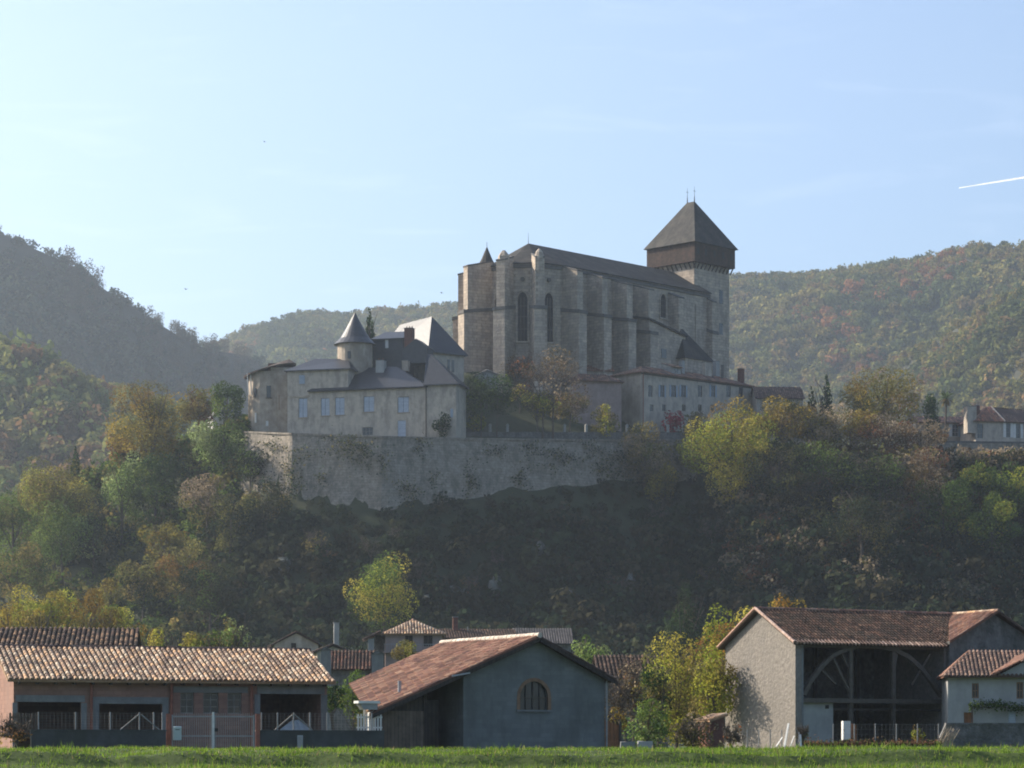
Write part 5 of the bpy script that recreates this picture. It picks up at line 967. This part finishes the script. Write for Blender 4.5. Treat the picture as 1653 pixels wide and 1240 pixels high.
# tall pavilion behind, turned to the left, its long west slope shining
fr2 = Bld('x', 'x', 'x', 692, 528, 60, 38); bpy.data.objects.remove(fr2.e)
def cv(m, f=fr2, g=b):
    o = []
    for x,y,z in m.v:
        X, Y = f.ox+x*f.c-y*f.s-g.ox, f.oy+x*f.s+y*f.c-g.oy; o.append((X*g.c+Y*g.s, -X*g.s+Y*g.c, z))
    m.v = o; return m
uP = fr2.u(749); vP = 18; zp = fr2.z(566, 0, 0); 
b.part('pavilion', cv(MB().box(0, uP, 0, vP, zb, zp)), 'render', label='tall rear pavilion wall')
for p in (724,731): b.part('pavilion_window', cv(MB().box(fr2.u(p-2),fr2.u(p+2),-.06,-.003,fr2.z(600,4),fr2.z(580,4))), 'glass')
ha, hb_, hc, hd = (-.6,-.6,zp-.15),(uP+.6,-.6,zp-.15),(uP+.6,vP+.6,zp-.15),(-.6,vP+.6,zp-.15); um_ = uP/2; vq = fr2.v(697, um_); zt_ = fr2.z(511, um_, vq); q0 = (um_,vq,zt_); q1 = (um_,vP-2.5,zt_-.3)
for pp, lb in (([ha,hb_,q0],None),([hb_,hc,q1,q0],None),([hc,hd,q1],None),([hd,ha,q0,q1],'steep shining left slope of the pavilion roof')): b.part('pavilion_roof', cv(MB().slab(pp,.2)), 'slate', label=lb)
# dark slate-hung block between turret and pavilion
ua, ub = b.u(602,11), b.u(650,11); zk = b.z(537, ua, 11); dk = b.part('slate_block', MB().box(ua, ub, 11, 19, zb, zk-1.2), 'slate', label='dark slate-hung block with a tiny window coloured to look lit')
b.part('roof', MB().slab([(ua-.4,10.6,zk-1.3),(ub+.4,10.6,zk-1.3),(ub-1,15,zk+.6),(ua+1.2,15,zk+.6)],.2).slab([(ua-.4,19.4,zk-1.3),(ua-.4,10.6,zk-1.3),(ua+1.2,15,zk+.6)],.2).slab([(ub+.4,10.6,zk-1.3),(ub+.4,19.4,zk-1.3),(ub-1,15,zk+.6)],.2).slab([(ub+.4,19.4,zk-1.3),(ua-.4,19.4,zk-1.3),(ua+1.2,15,zk+.6),(ub-1,15,zk+.6)],.2), 'slate', dk)
b.part('small_window', MB().box(b.u(622,11),b.u(627,11),10.93,10.997,b.z(563,ua,11),b.z(550,ua,11)), 'white', dk)  # white panel: the lit look of the window is put into its colour
# dormer gable
dm = b.part('dormer', MB().prism([(b.u(652,9.6),b.z(577,0,10)-1),(b.u(692,10),b.z(577,0,10)-1),(b.u(692,10),b.z(560,0,10)),(b.u(674,10),b.z(546,0,10)),(b.u(652,9.6),b.z(562,0,10))], 9.0, 13), 'slate')
# round turret
tu_ = b.u(573,7); tv = 7; tr = 3.35; zc = b.z(556,tu_,tv); zap = b.z(505,tu_,tv)
tt = b.part('turret', MB().lathe(tu_, tv, [(tr,zb),(tr,zc)], 24), 'render_warm', label='round plastered turret', smooth=False)
b.part('turret_roof', MB().lathe(tu_, tv, [(tr+.75,zc-.1),(tr*.86,zc+1.1),(tr*.52,zc+3.0),(.06,zap)], 24), 'slate', tt, label='flared conical slate roof'); b.part('finial', MB().bar((tu_,tv,zap-.1),(tu_,tv,zap+.7),.08,n=5), 'iron', tt)
b.part('turret_window', MB().box(tu_-.3,tu_+.3,tv-tr-.05,tv-tr+.15,zc-3.2,zc-1.8), 'glass', tt)
for p,y0,y1,w_,v,mm,lab,pt_ in ((661,585,531,1.6,10.6,'red_brick','brick chimney stack with pots',3),(615,612,583,1.6,5.0,'render_pale','pale plastered chimney',2),(558,600,585,1.7,4.6,'red_brick','squat brick chimney at the left',0),(697,612,592,1.0,2.2,'red_brick','small brick chimney',0),(655,600,583,1.2,7.5,'render_warm','low chimney by the pointed roof',0)): chimney(b, p, y0, y1, w_, v, mm, pots=pt_, label=lab)
# the round bastion house at the far left
b = Bld('round_house', 'curved stone bastion house with a dark overhanging roof at the left end of the terrace', 'house', 432, 522, 60, 0)
cx, cy_, rr_ = .0, 5.0, 4.1; z1 = b.z(598, .5, 1); zlo = b.z(612,-3.5,2)
b.part('wall', MB().lathe(cx, cy_, [(rr_+.25,-4),(rr_+.1,z1*.6),(rr_,z1-.1)], 16), 'render_warm', label='curved sunlit wall')
b.part('rear_wing', MB().box(.5,4.6,1.2,9,-3,z1+.6), 'render_warm')
rf = MB(); nseg = 16
ring = [(cx+(rr_+1.0)*math.cos(2*math.pi*i/nseg), cy_+(rr_+1.0)*math.sin(2*math.pi*i/nseg)) for i in range(nseg)]
zr_ = lambda x: z1+.1+(x+4)*.26
top = (3.6, cy_+1, z1+2.9)
for i in range(nseg):
    (x0,y0),(x1,y1) = ring[i], ring[(i+1)%nseg]; rf.slab([(x0,y0,zr_(x0)-.6),(x1,y1,zr_(x1)-.6),top],.25, (.16,.12,.1))
b.part('roof', rf, 'tile_dark', label='dark overhanging roof')
for x_, h0 in ((-3.9,-2.6),(-3.3,-3.0)): b.part('roof_prop', MB().bar((x_,cy_-2.6,z1-4.4),(x_-.2,cy_-2.9,z1-.4),.22,n=6), 'white')
def curved_box(ang, w_, z0, z1_, m, name, dep=.08):
    a_ = R(ang); d = Vector((math.cos(a_), math.sin(a_))); n_ = Vector((-d.y,d.x)); o = Vector((cx,cy_))+d*(rr_+.05); A = [o-n_*w_/2-d*.2, o+n_*w_/2-d*.2, o+n_*w_/2+d*(dep+.12), o-n_*w_/2+d*(dep+.12)][::-1]
    return b.part(name, MB().hexa([(p.x,p.y,z0) for p in A]+[(p.x,p.y,z1_) for p in A]), m)
curved_box(-88, .8, b.z(642,0,1), b.z(623,0,1), 'glass', 'window'); curved_box(-88, 1.2, b.z(643.5,0,1), b.z(642.2,0,1), 'beam', 'sill'); curved_box(-128, .55, b.z(640,-2,1), b.z(626,-2,1), 'glass', 'window'); curved_box(-125, .35, b.z(682,-2,1), b.z(666,-2,1), 'white', 'slit_window'); curved_box(-92, .45, b.z(688,0,1), b.z(680,0,1), 'white', 'slit_window'); curved_box(-55, 1.0, b.z(662,1.5,1), b.z(638,1.5,1), 'brown_frame', 'shutter')
chimney(b, 440, 598, 588, 1.6, 5, 'red_brick')
# pale little roof among the trees left of it
b = house('white_shed', 'tiny white-gabled roof showing among the trees left of the round bastion house', 'shed', 344, 545, 20, 2.6, 5, 672, 662, 64, 'white', [(.5,.5,.5),(.42,.42,.42)], axis='y', seed=97, tw=.5)

# ---------------- houses at the right end of the hill
b = Bld('right_house', 'grey house with pale shutters and a hipped red roof at the right edge', 'house', 1611, 560, 60, 14); ze = b.z(684); L = 12; uC = b.u(1575)
V = 8
wn = [(b.u(1624),b.u(1631),b.z(706,2),b.z(683,2)), (b.u(1640),b.u(1647),b.z(707,3),b.z(684,3)), (b.u(1632),b.u(1642),b.z(737,2),b.z(722,2))]
wl = (b.u(1577.5),b.u(1587),b.z(708,-3),b.z(684,-3))
ze = b.z(681)
b.part('wall', MB().wall(uC,L,-4,ze,0,.5,wn+[wl]), 'render'); b.part('back_wall', MB().box(uC,L,V-.5,V,-4,ze), 'render'); b.part('side_wall', MB().box(uC,uC+.5,.5,V-.5,-4,ze), 'render'); b.part('side_wall', MB().box(L-.5,L,.5,V-.5,-4,ze), 'render')
for w_ in wn+[wl]: b.window(w_[0]+.004,w_[1]-.004,w_[2]+.004,w_[3]-.004,0,2,3,'frame')
for w_ in wn[:2]: b.part('shutter', MB().box(w_[0]-.62,w_[0]-.02,-.07,-.003,w_[2],w_[3]), 'white'); b.part('shutter', MB().box(w_[1]+.02,w_[1]+.55,-.07,-.003,w_[2],w_[3]), 'white')
zr = b.z(657,-.5,4); o_ = .5; uh = b.u(1596,4)
b.part('roof', tile_roof(MB(), [(uC-o_,-o_,ze),(1.2,-o_,ze),(uh+.6,V/2,zr),(uh-.5,V/2,zr)], .45,.8,.1,RED+[(.5,.2,.12)],101), 'tile', label='front slope, its sunlight put into bright red tiles')  # sunlight painted in: brighter reds here, browns on the rest
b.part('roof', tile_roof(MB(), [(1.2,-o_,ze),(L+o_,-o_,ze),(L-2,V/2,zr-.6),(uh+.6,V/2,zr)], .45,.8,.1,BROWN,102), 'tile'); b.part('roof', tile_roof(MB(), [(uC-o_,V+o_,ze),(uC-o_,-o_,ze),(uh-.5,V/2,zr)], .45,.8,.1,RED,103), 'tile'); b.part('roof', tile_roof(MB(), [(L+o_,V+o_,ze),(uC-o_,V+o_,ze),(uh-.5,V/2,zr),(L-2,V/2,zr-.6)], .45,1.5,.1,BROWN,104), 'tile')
b.part('hip_ridge', ridge_tiles(MB(), (uh+.5,V/2,zr+.15), (1.3,-o_-.05,ze+.12), .16, .5, [(.8,.62,.48)]), 'tile', label='pale hip ridge, its shine put into the tile colour')  # very pale tiles stand for the shine along the hip
chimney(b, 1566, 700, 657, 2.0, 1.0, 'render', label='broad pale chimney stack'); chimney(b, 1577, 684, 655, .9, 2.5, 'red_brick', label='thin brick chimney')
b = Bld('long_low_house', 'low house with a dull red roof left of the broad pale chimney', 'house', 1478, 566, 60, 6); L = b.u(1560); ze = b.z(682); wn = [(b.u(1537),b.u(1547),b.z(705,10),b.z(685,10))]
b.part('wall', MB().wall(0,L,-4,ze,0,.5,wn), 'render_warm'); b.part('back_wall', MB().box(0,L,6.5,7,-4,ze), 'render_warm'); b.part('side_wall', MB().box(0,.5,.5,6.5,-4,ze), 'render'); b.part('side_wall', MB().box(L-.5,L,.5,6.5,-4,ze), 'render')
w_ = wn[0]; b.window(w_[0]+.004,w_[1]-.004,w_[2]+.004,w_[3]-.004,0,2,3,'white'); b.part('shutter', MB().box(w_[0]-.7,w_[0]-.02,-.07,-.003,w_[2],w_[3]), 'white'); b.part('shutter', MB().box(w_[1]+.02,w_[1]+.7,-.07,-.003,w_[2],w_[3]), 'grey_shutter')
b.part('roof', tile_roof(MB(), [(-.5,-.5,ze),(L+.5,-.5,ze),(L+.5,3.5,ze+1.7),(-.5,3.5,ze+1.7)], .45,.8,.1,RED+BROWN,105), 'tile'); b.part('roof', tile_roof(MB(), [(L+.5,7.5,ze),(-.5,7.5,ze),(-.5,3.5,ze+1.7),(L+.5,3.5,ze+1.7)], .45,1.5,.1,RED,106), 'tile')
b = Bld('retaining_wall', 'grey terrace wall below the houses at the right end of the hilltop', 'wall', 1500, 552, 52, 5); L = b.u(1700); b.part('wall', MB().box(0,L,0,1,-4,b.z(714)), 'rampart'); b.part('coping', MB().box(0,L,-.1,1.1,b.z(714)+.003,b.z(714)+.3), 'band')

# contrail and birds in the sky
a_, c_ = P(1548,303.5,9000), P(1700,279,9300); m = MB(); K = 26; rr = random.Random(6); prev = None; pts = []
for i in range(K+1): t = i/K; pts.append((a_.lerp(c_,t), (1.6+2.6*t)*rr.uniform(.75,1.2)))
V = []; n = 8
for p,r in pts:
    for j in range(n): th = 2*math.pi*j/n; V.append(tuple(p-a_+Vector((0, math.cos(th)*r, math.sin(th)*r))))
Fc = [(i*n+j,(i+1)*n+j,(i+1)*n+(j+1)%n,i*n+(j+1)%n) for i in range(K) for j in range(n)]+[tuple(range(n)),tuple(range((K+1)*n-1,K*n-1,-1))]
cm = leaf_mat('ice_cloud', .72); 
for nd in cm.node_tree.nodes:
    if nd.type == 'ATTRIBUTE': att = nd
for l in list(cm.node_tree.links):
    if l.from_node == att: cm.node_tree.links.remove(l)
for nd in cm.node_tree.nodes:
    if nd.type.startswith('BSDF'): nd.inputs[0].default_value = (.95,.95,.95,1)
o = m.add(V, Fc).build('contrail', cm); o.location = a_; tag(o, 'thin white aircraft contrail slanting up to the right edge of the sky', 'contrail')
for px, py, D, k, lab in ((427,229,300,.65,'tiny dark bird high in the sky above the left mountain'),(300,467,300,.8,'tiny dark bird low in the pale sky over the left ridge'),(713,473,320,.8,'tiny bird flying just left of the church choir')):
    q = P(px,py,D); m = MB(); m.lathe(0,0,[(.005,-.16*k),(.05*k,-.06*k),(.06*k,.04*k),(.035*k,.12*k),(.005,.17*k)],8); m.v = [(x,z,y) for x,y,z in m.v]
    wv = []
    for s_ in (-1,1): m.add([(s_*.03,-.06*k,.01),(s_*.03,.07*k,.01),(s_*.30*k,.03*k,.13*k),(s_*.52*k,-.05*k,.07*k),(s_*.28*k,-.04*k,.12*k),(s_*.03,0,.035)], [(0,1,2,4),(2,3,4),(0,4,5),(1,5,2),(5,4,2)])
    m.add([(-.02,-.14*k,0),(.02,-.14*k,0),(.05*k,-.26*k,0),(-.05*k,-.26*k,.01)],[(0,1,2,3)])
    o = m.build('bird','iron'); o.location = q; o.rotation_euler = (0,0,R(60)); tag(o, lab, 'bird')
# ================================================================ trees one can tell apart
def hz_at(px, D): return float(hill_z((px-HX)*D/F, D))
def ht(name, label, px, ytop, wpx, D, pal, **k):
    """tree rooted on the hill: its foot height is the ground's"""
    def foot(D_): z_ = hz_at(px, D_); return z_, HY-(z_-EYE)*F/D_
    wpx *= 1.18; fix = k.pop('fix', False); z, yb = foot(D); want = 1.25*wpx*(1.7 if k.get('shape') in ('cone','column') else 1)
    if not fix and yb-ytop > want*1.25 or yb-ytop < want*.6:
        best = min((abs((foot(q)[1]-ytop)-want)+abs(q-D)*.25, q) for q in np.arange(D-60, D+60, 1.5)); D = float(best[1]); z, yb = foot(D)
    if yb-ytop < wpx*.5: yb = ytop+wpx*.5; z = EYE+(HY-yb)*D/F
    return tree(name, label, k.pop('cat','tree'), px, ytop, yb, wpx, D, pal, zb=z, **k)
G1 = 'trees on the left shoulder of the hill'
ht('broadleaf_tree', 'big olive-brown tree with a rounded top, tallest on the left shoulder', 246, 612, 130, 528, 'ol', n=6500, pal2='ye', mix=.4, nb=28, bare=.4, group=G1)
ht('broadleaf_tree', 'narrow russet tree between the big olive tree and the dark green one', 322, 618, 52, 538, 'rb', n=2600, pal2='ol', mix=.4, bare=.4, group=G1)
ht('broadleaf_tree', 'round dark green tree just left of the round bastion house', 368, 611, 54, 546, 'mg', n=3000, pal2='dg', group=G1)
ht('willow_tree', 'silvery light green tree leaning against the left end of the rampart', 360, 664, 92, 506, 'lg', n=5200, pal2='mg', mix=.3, nb=22, group=G1)
ht('broadleaf_tree', 'dark green bushy tree below the big olive-brown tree', 252, 722, 96, 505, 'mg', n=4200, pal2='dg', mix=.5, group=G1)
ht('broadleaf_tree', 'fresh green column-like tree left of the dark bushy tree on the left flank', 196, 738, 58, 497, 'lg', n=3400, shape='column', pal2='mg', mix=.4, nb=18, group=G1)
ht('autumn_shrub', 'orange-leaved bush at the left foot of the big olive-brown tree', 193, 690, 40, 520, 'or', n=1400, cat='bush', group=G1)
ht('conifer', 'small dark pointed conifer rising on the left slope', 122, 714, 18, 545, 'dg', n=900, shape='cone', trunk=.1, cat='conifer')
ht('broadleaf_tree', 'olive and yellow tree crowning the left slope near the dark conifer', 88, 738, 120, 530, 'ol', n=5000, pal2='yg', mix=.3, nb=22, group=G1)
ht('broadleaf_tree', 'wide green tree at the left edge of the left slope', 22, 782, 110, 510, 'mg', n=5000, pal2='ol', mix=.4, nb=22, group=G1)
ht('broadleaf_tree', 'grey-green tall tree low on the left slope, lit down its left side', 100, 806, 100, 470, 'lg', n=6500, pal2='mg', mix=.6, nb=26, group=G1)
ht('broadleaf_tree', 'dark tree in shadow right of the grey-green tall tree', 150, 822, 70, 476, 'dg', n=3800, pal2='dk', nb=20, group=G1)
ht('broadleaf_tree', 'half-hidden olive tree between the left edge and the grey-green tall tree', 30, 876, 90, 455, 'ol', n=4800, pal2='mg', nb=22, group=G1)
ht('broadleaf_tree', 'loose golden-brown tree under the silvery tree on the left flank', 335, 760, 84, 497, 'ol', n=3400, pal2='br', mix=.5, bare=.6, group=G1)
ht('autumn_tree', 'yellow-orange tree halfway down the left flank', 268, 838, 76, 478, 'ye', n=2600, pal2='ol', mix=.6, bare=.4, group=G1)
ht('autumn_tree', 'brownish orange tree left of the round yellow-green tree, mid slope', 296, 868, 90, 466, 'ol', n=3000, pal2='or', mix=.35, bare=.4, group=G1)
ht('broadleaf_tree', 'dark olive tree at the right end of the left flank below the rampart corner', 372, 800, 84, 480, 'dk', n=3600, pal2='ol', mix=.4, nb=20, group=G1)
ht('broadleaf_tree', 'greyish thin tree low on the flank above the shed roofs', 232, 900, 80, 440, 'ol', n=3600, pal2='dk', mix=.5, bare=.3, group=G1)
ht('broadleaf_tree', 'shadowed green tree at the foot of the flank left of the cream cottage', 340, 905, 100, 430, 'dk', n=4600, pal2='mg', mix=.25, nb=22, group=G1)
ht('shrub', 'golden lit bush on the dark slope below the greyish thin tree', 178, 930, 40, 425, 'ye', n=900, pal2='ol', cat='bush')
# brow and garden
ht('evergreen_tree', 'dark glossy evergreen tree right beside the manor', 792, 602, 84, 519, 'dg', n=5200, pal2='mg', mix=.2, trunk=.3, nb=20, ntr=2)
ht('shrub', 'bright yellow-green bush beneath the dark evergreen by the manor', 768, 668, 34, 524, 'yg', n=700, cat='bush', trunk=.05)
ht('bare_tree', 'tall half-bare grey-brown tree standing before the church choir', 893, 560, 104, 526, 'br', n=2400, pal2='rb', mix=.4, bare=1.4, fix=True, ntr=2, trunk=.3)
ht('bare_tree', 'thin purple-brown bare tree left of the tall half-bare tree', 838, 566, 50, 534, 'rb', n=800, pal2='br', bare=1.3)
ht('young_tree', 'light green young tree under the bare trees in the garden', 868, 626, 58, 527, 'yg', n=1800, pal2='ol', mix=.4, bare=.5)
ht('young_tree', 'slim olive young tree between the evergreen and the light green tree', 838, 622, 30, 528, 'yg', n=700, pal2='br', bare=.6)
ht('broadleaf_tree', 'brownish green garden tree against the blank pink-brown wall', 920, 630, 56, 529, 'ol', n=1900, pal2='br', mix=.5, bare=.7)
ht('shrub', 'low olive shrub in front of the long low house wall', 975, 652, 46, 532, 'ol', n=1100, pal2='yg', mix=.3, cat='bush', trunk=.05)
ht('shrub', 'long brown-green hedge-like shrub below the long grey building', 1040, 670, 84, 536, 'br', n=1900, pal2='ol', mix=.5, cat='bush', trunk=.02)
ht('shrub', 'olive shrub right of the crimson bush on the terrace', 1120, 662, 44, 537, 'ol', n=1100, pal2='br', cat='bush', trunk=.05)
ht('red_shrub', 'crimson autumn bush on the terrace before the long grey building', 1086, 661, 31, 533, 'rd', n=800, cat='bush', trunk=.05)
ht('shrub', 'dark green bush against the foot of the manor right end', 713, 664, 28, 510, 'dg', n=900, cat='bush', trunk=.05)
ht('cypress', 'dark ragged conifer rising behind the round turret of the manor', 597, 490, 36, 535, 'dg', n=1700, shape='cone', trunk=.1, cat='conifer')
ht('poplar_tree', 'bright yellow-green rounded tree on the brow right of the rampart', 1182, 640, 122, 516, 'yg', n=8200, pal2='ye', mix=.2, nb=26, trunk=.12)
ht('poplar_tree', 'smaller yellow-green tree tucked at the left foot of the bright rounded tree', 1128, 688, 66, 514, 'yg', n=2600, pal2='ol', mix=.4, trunk=.12)
ht('shrub', 'straw-coloured grassy bush hanging on the right end of the rampart', 1068, 740, 54, 520, 'ye', n=900, pal2='ol', mix=.6, cat='bush', trunk=.05)
ht('broadleaf_tree', 'dark leafy tree hugging the left corner of the rampart wall', 404, 716, 60, 506, 'dk', n=2000, pal2='mg', mix=.4, nb=20, group=G1)
ht('broadleaf_tree', 'dim green tree low before the left corner of the rampart', 430, 770, 74, 494, 'dk', n=2000, pal2='ol', mix=.3, nb=20, group=G1)
G2 = 'brown and olive trees along the right crest'
for i, (px, yt, w_, D, pal, p2, lab) in enumerate([
    (1262,642,96,520,'ol','ye','olive tree just right of the bright yellow-green rounded tree'),(1316,650,96,522,'br','ye','pale brown half-bare tree beside the olive one on the right crest'),
    (1372,655,100,524,'ol','ye','wide olive-brown tree in the middle of the right crest'),(1428,668,100,520,'br','rb','mauve-brown thin tree below the big domed tree'),
    (1486,680,84,522,'rb','br','reddish brown tree left of the low red-roofed house'),(1258,712,96,508,'dk','ol','dark green tree hanging below the right crest'),
    (1340,712,100,506,'mg','dk','ivy-covered dark tree with pale trunks on the right crest'),(1420,732,96,504,'dk','mg','dark ivy-clad tree below the mauve-brown tree'),
    (1500,722,84,514,'br','rb','thin grey-brown tree before the terrace wall'),(1300,760,90,505,'dk','rb','dim brown tree low under the right crest'),
    (1390,780,100,500,'dk','ol','dim olive tree with an ochre top under the right crest')]):
    ht('crest_tree', lab, px, yt, w_, D, pal, pal2=p2, mix=.4, bare=.2 if yt < 700 else .5, group=G2, nb=24)
ht('domed_tree', 'big domed olive-green tree with an orange top above the right crest', 1425, 590, 112, 552, 'ye', n=5600, pal2='ol', mix=.6, nb=26)
ht('conifer', 'dark blue-green conifer behind the right crest near the domed tree', 1335, 596, 46, 570, 'dg', n=2000, shape='cone', trunk=.12, cat='conifer')
ht('conifer', 'small dark conifer left of the taller blue-green conifer', 1310, 618, 30, 572, 'dg', n=1000, shape='cone', trunk=.12, cat='conifer')
ht('cypress', 'square dark clipped cypress left of the palm', 1504, 645, 24, 572, 'dg', n=1300, shape='column', trunk=.05, cat='cypress')
ht('round_tree', 'rounded lime-topped tree below the broad pale chimney at the right', 1570, 742, 66, 510, 'yg', n=2400, pal2='mg', mix=.5, trunk=.15)
ht('round_tree', 'yellow-green tree at the right edge below the shuttered house', 1640, 748, 86, 508, 'yg', n=2800, pal2='mg', mix=.6, trunk=.15)
ht('broadleaf_tree', 'soft green tree on the right slope left of the lime-topped tree', 1522, 762, 90, 500, 'mg', n=3200, pal2='ol', trunk=.15)
ht('broadleaf_tree', 'green tree low on the right slope under the lime-topped one', 1600, 796, 100, 496, 'mg', n=3600, pal2='yg', mix=.35, trunk=.15)
ht('shrub', 'olive bush hiding the wall of the low dark brown roof on the hilltop', 1262, 641, 80, 545, 'ol', pal2='br', cat='bush', trunk=.05)
g_ = np.random.default_rng(88)
for i in range(18):
    px = float(g_.uniform(440, 1600)); py = float(g_.uniform(850, 985))
    ht('bare_tree', 'thin bare-branched tree standing in the shade of the dark slope', px, py-45, float(g_.uniform(26,44)), 470, ['dk','rb','dk','ol'][i % 4], bare=1.0, group='thin bare trees on the dark slope', blob=.5)
# palm
z = hz_at(1525, 560); e = empty('palm_tree', (*P(1525,700,560).xy, z), 0, 'tall palm with a tufted crown standing before the low red-roofed house', 'palm'); H = EYE+(HY-643)*560/F-z
m = MB(); [m.bar((.04*i,0,H*i/8),(.04*(i+1),0,H*(i+1)/8),.42,n=8,w2=.36) for i in range(8)]; m.build('trunk','bark',e)
rr = random.Random(2); m = MB(); 
for i in range(46):
    a = rr.uniform(0,6.28); el = rr.uniform(-.9,1.2); ln = rr.uniform(1.5,2.3); p = Vector((.32,0,H)); d = Vector((math.cos(a)*math.cos(el), math.sin(a)*math.cos(el), math.sin(el)))
    for s_ in range(5):
        q = p+d*ln/5; sd = d.cross(Vector((0,0,1))); sd = sd.normalized() if sd.length > .01 else Vector((1,0,0)); w_ = .28*math.sin((s_+1)/6*math.pi)
        m.add([tuple(p-sd*w_*.9),tuple(p+sd*w_*.9),tuple(q+sd*w_*.7),tuple(q-sd*w_*.7)],[(0,1,2,3)], (.07,.10,.04) if el > -.2 else (.16,.13,.07)); p = q; d = (d+Vector((0,0,-.17))).normalized()
m.build('fronds','leaf',e)
# foot of the hill
tree('round_tree', 'large round yellow-green tree at the foot of the dark slope', 'tree', 622, 893, 1035, 122, 425, 'mg', pal2='yg', mix=.5, nb=28, trunk=.1, zb=11, chk=1.0)
tree('spruce', 'dark bushy spruce at the foot of the dark slope left of the hay barn', 'conifer', 1106, 932, 1060, 98, 400, 'dk', shape='cone', trunk=.04, blob=.85, zb=7, chk=1.45, nb=46, pal2='dg', mix=.5)
tree('round_tree', 'small light green tree behind the right end of the block barn roof', 'tree', 948, 1018, 1090, 68, 240, 'lg', n=2600, pal2='mg', mix=.4, zb=2)
G3 = 'golden trees behind the low sheds'
for px, yt, w_, D, pal, p2, lab in [(30,950,120,330,'ye','yg','golden green tree at the far left above the shed roofs'),(92,946,110,335,'yg','ye','second golden tree from the left above the shed roofs'),(146,956,100,330,'ye','ol','golden tree with rusty twigs right of the two golden ones'),
    (178,968,70,345,'yg','mg','green-gold tree at the right end of the row of golden trees'),(58,975,80,300,'ye','ol','low golden tree between the two golden ones above the shed'),(255,1012,64,260,'ye','yg','low golden bush above the brick shed ridge'),(310,1020,50,255,'yg','ol','low green-gold bush right of the golden bush above the ridge'),(345,1010,56,258,'mg','ol','dull green bush between the ridge bushes above the brick shed'),(215,1008,56,275,'ol','ye','olive bush at the right end of the dark patched roof'),(380,992,60,262,'lg','ol','wispy light green tree with bare twigs above the brick shed ridge')]:
    tree('golden_tree', lab, 'tree', px, yt, 1100, w_, D, pal, n=2600, pal2=p2, mix=.4, bare=.4 if px < 350 else .7, zb=3.2, group=G3, leaf=.24)
for px, yt, w_, D, pal, p2, lab in [(570,1085,70,175,'mg','ol','dark green shrub between the brick shed and the block barn'),(540,1100,40,165,'dg','mg','small dark shrub at the right end of the brick shed'),(655,1030,40,250,'ol','yg','leafy olive bush peeping over the block barn roof')]:
    tree('shrub', lab, 'bush', px, yt, 1200, w_, D, pal, n=1700, pal2=p2, zb=1.8, trunk=.05, leaf=.16)
for px, yt, w_, D, pal, p2, lab, n, br in [(1190,975,150,205,'yg','or','tall autumn tree with yellowing leaves behind the hay barn gable',3800,.4),(1268,962,80,215,'ye','or','golden sprays of a tree showing above the hay barn ridge',1700,.7),
    (1095,1026,150,180,'yg','ol','big rounded olive-green bush between the two barns',8500,.4),(1150,1048,90,174,'ol','yg','dense olive bush touching the hay barn gable',5200,.3),(1060,1070,70,168,'dg','ol','darker green bush at the left of the big rounded one',3000,.2),
    (1008,1085,70,160,'rb','br','bare purple-brown bush beside the block barn',1300,1.6),(1045,1125,80,150,'lg','mg','bright green leafy bush low between the barns',3000,.2),(1020,1060,56,190,'br','rb','pale dry bush behind the bare purple one',900,1.4),
    (992,1140,40,146,'ye','or','small yellow bush at the right corner of the block barn',700,.5),(1120,1150,70,150,'ol','br','scrubby dull green bush below the big rounded one',2200,.6),(1185,1168,40,146,'br','rb','dry brown weeds at the foot of the hay barn gable',500,1.0)]:
    tree('bush', lab, 'bush' if yt > 1000 else 'tree', px, yt, 1215, w_, D, pal, n=n, pal2=p2, mix=.4, bare=br, zb=1.6, trunk=.04 if yt > 1000 else .2, leaf=.17 if yt > 1000 else .2, nb=26)
tree('reeds', 'clump of tan dried reeds at the left edge before the paling fence', 'reeds', 22, 1164, 1200, 66, 111, 'rs', n=1400, pal2='ye', mix=.5, bare=1, zb=GZ+.3, trunk=.02, leaf=.10)
tree('shrub', 'yellowish spiky shrub behind the wire fence of the hay barn', 'bush', 1482, 1170, 1200, 24, 140.5, 'yg', n=500, pal2='ye', zb=GZ+.3, trunk=.02, leaf=.12)
tree('weeds', 'tuft of tall weeds against the left end of the low kerb wall', 'weeds', 1296, 1175, 1212, 22, 138.4, 'ol', n=260, pal2='br', bare=1.2, zb=GZ, trunk=.02, leaf=.09)
# ---------------------------------------------------------------- air
hz = MB().box(-2600, 2600, -60, 3000, -5, 760).build('haze', 'soil')
hm = bpy.data.materials.new('haze'); hm.use_nodes = True; n = hm.node_tree; n.nodes.clear()
o = n.nodes.new('ShaderNodeOutputMaterial'); pv = n.nodes.new('ShaderNodeVolumePrincipled')
pv.inputs['Color'].default_value = (.74, .87, 1.0, 1); pv.inputs['Density'].default_value = 1.15e-4; pv.inputs['Anisotropy'].default_value = .5
n.links.new(pv.outputs[0], o.inputs['Volume']); hz.data.materials.clear(); hz.data.materials.append(hm)
tag(hz, 'thin blue haze filling the valley air', 'haze', None, 'stuff')
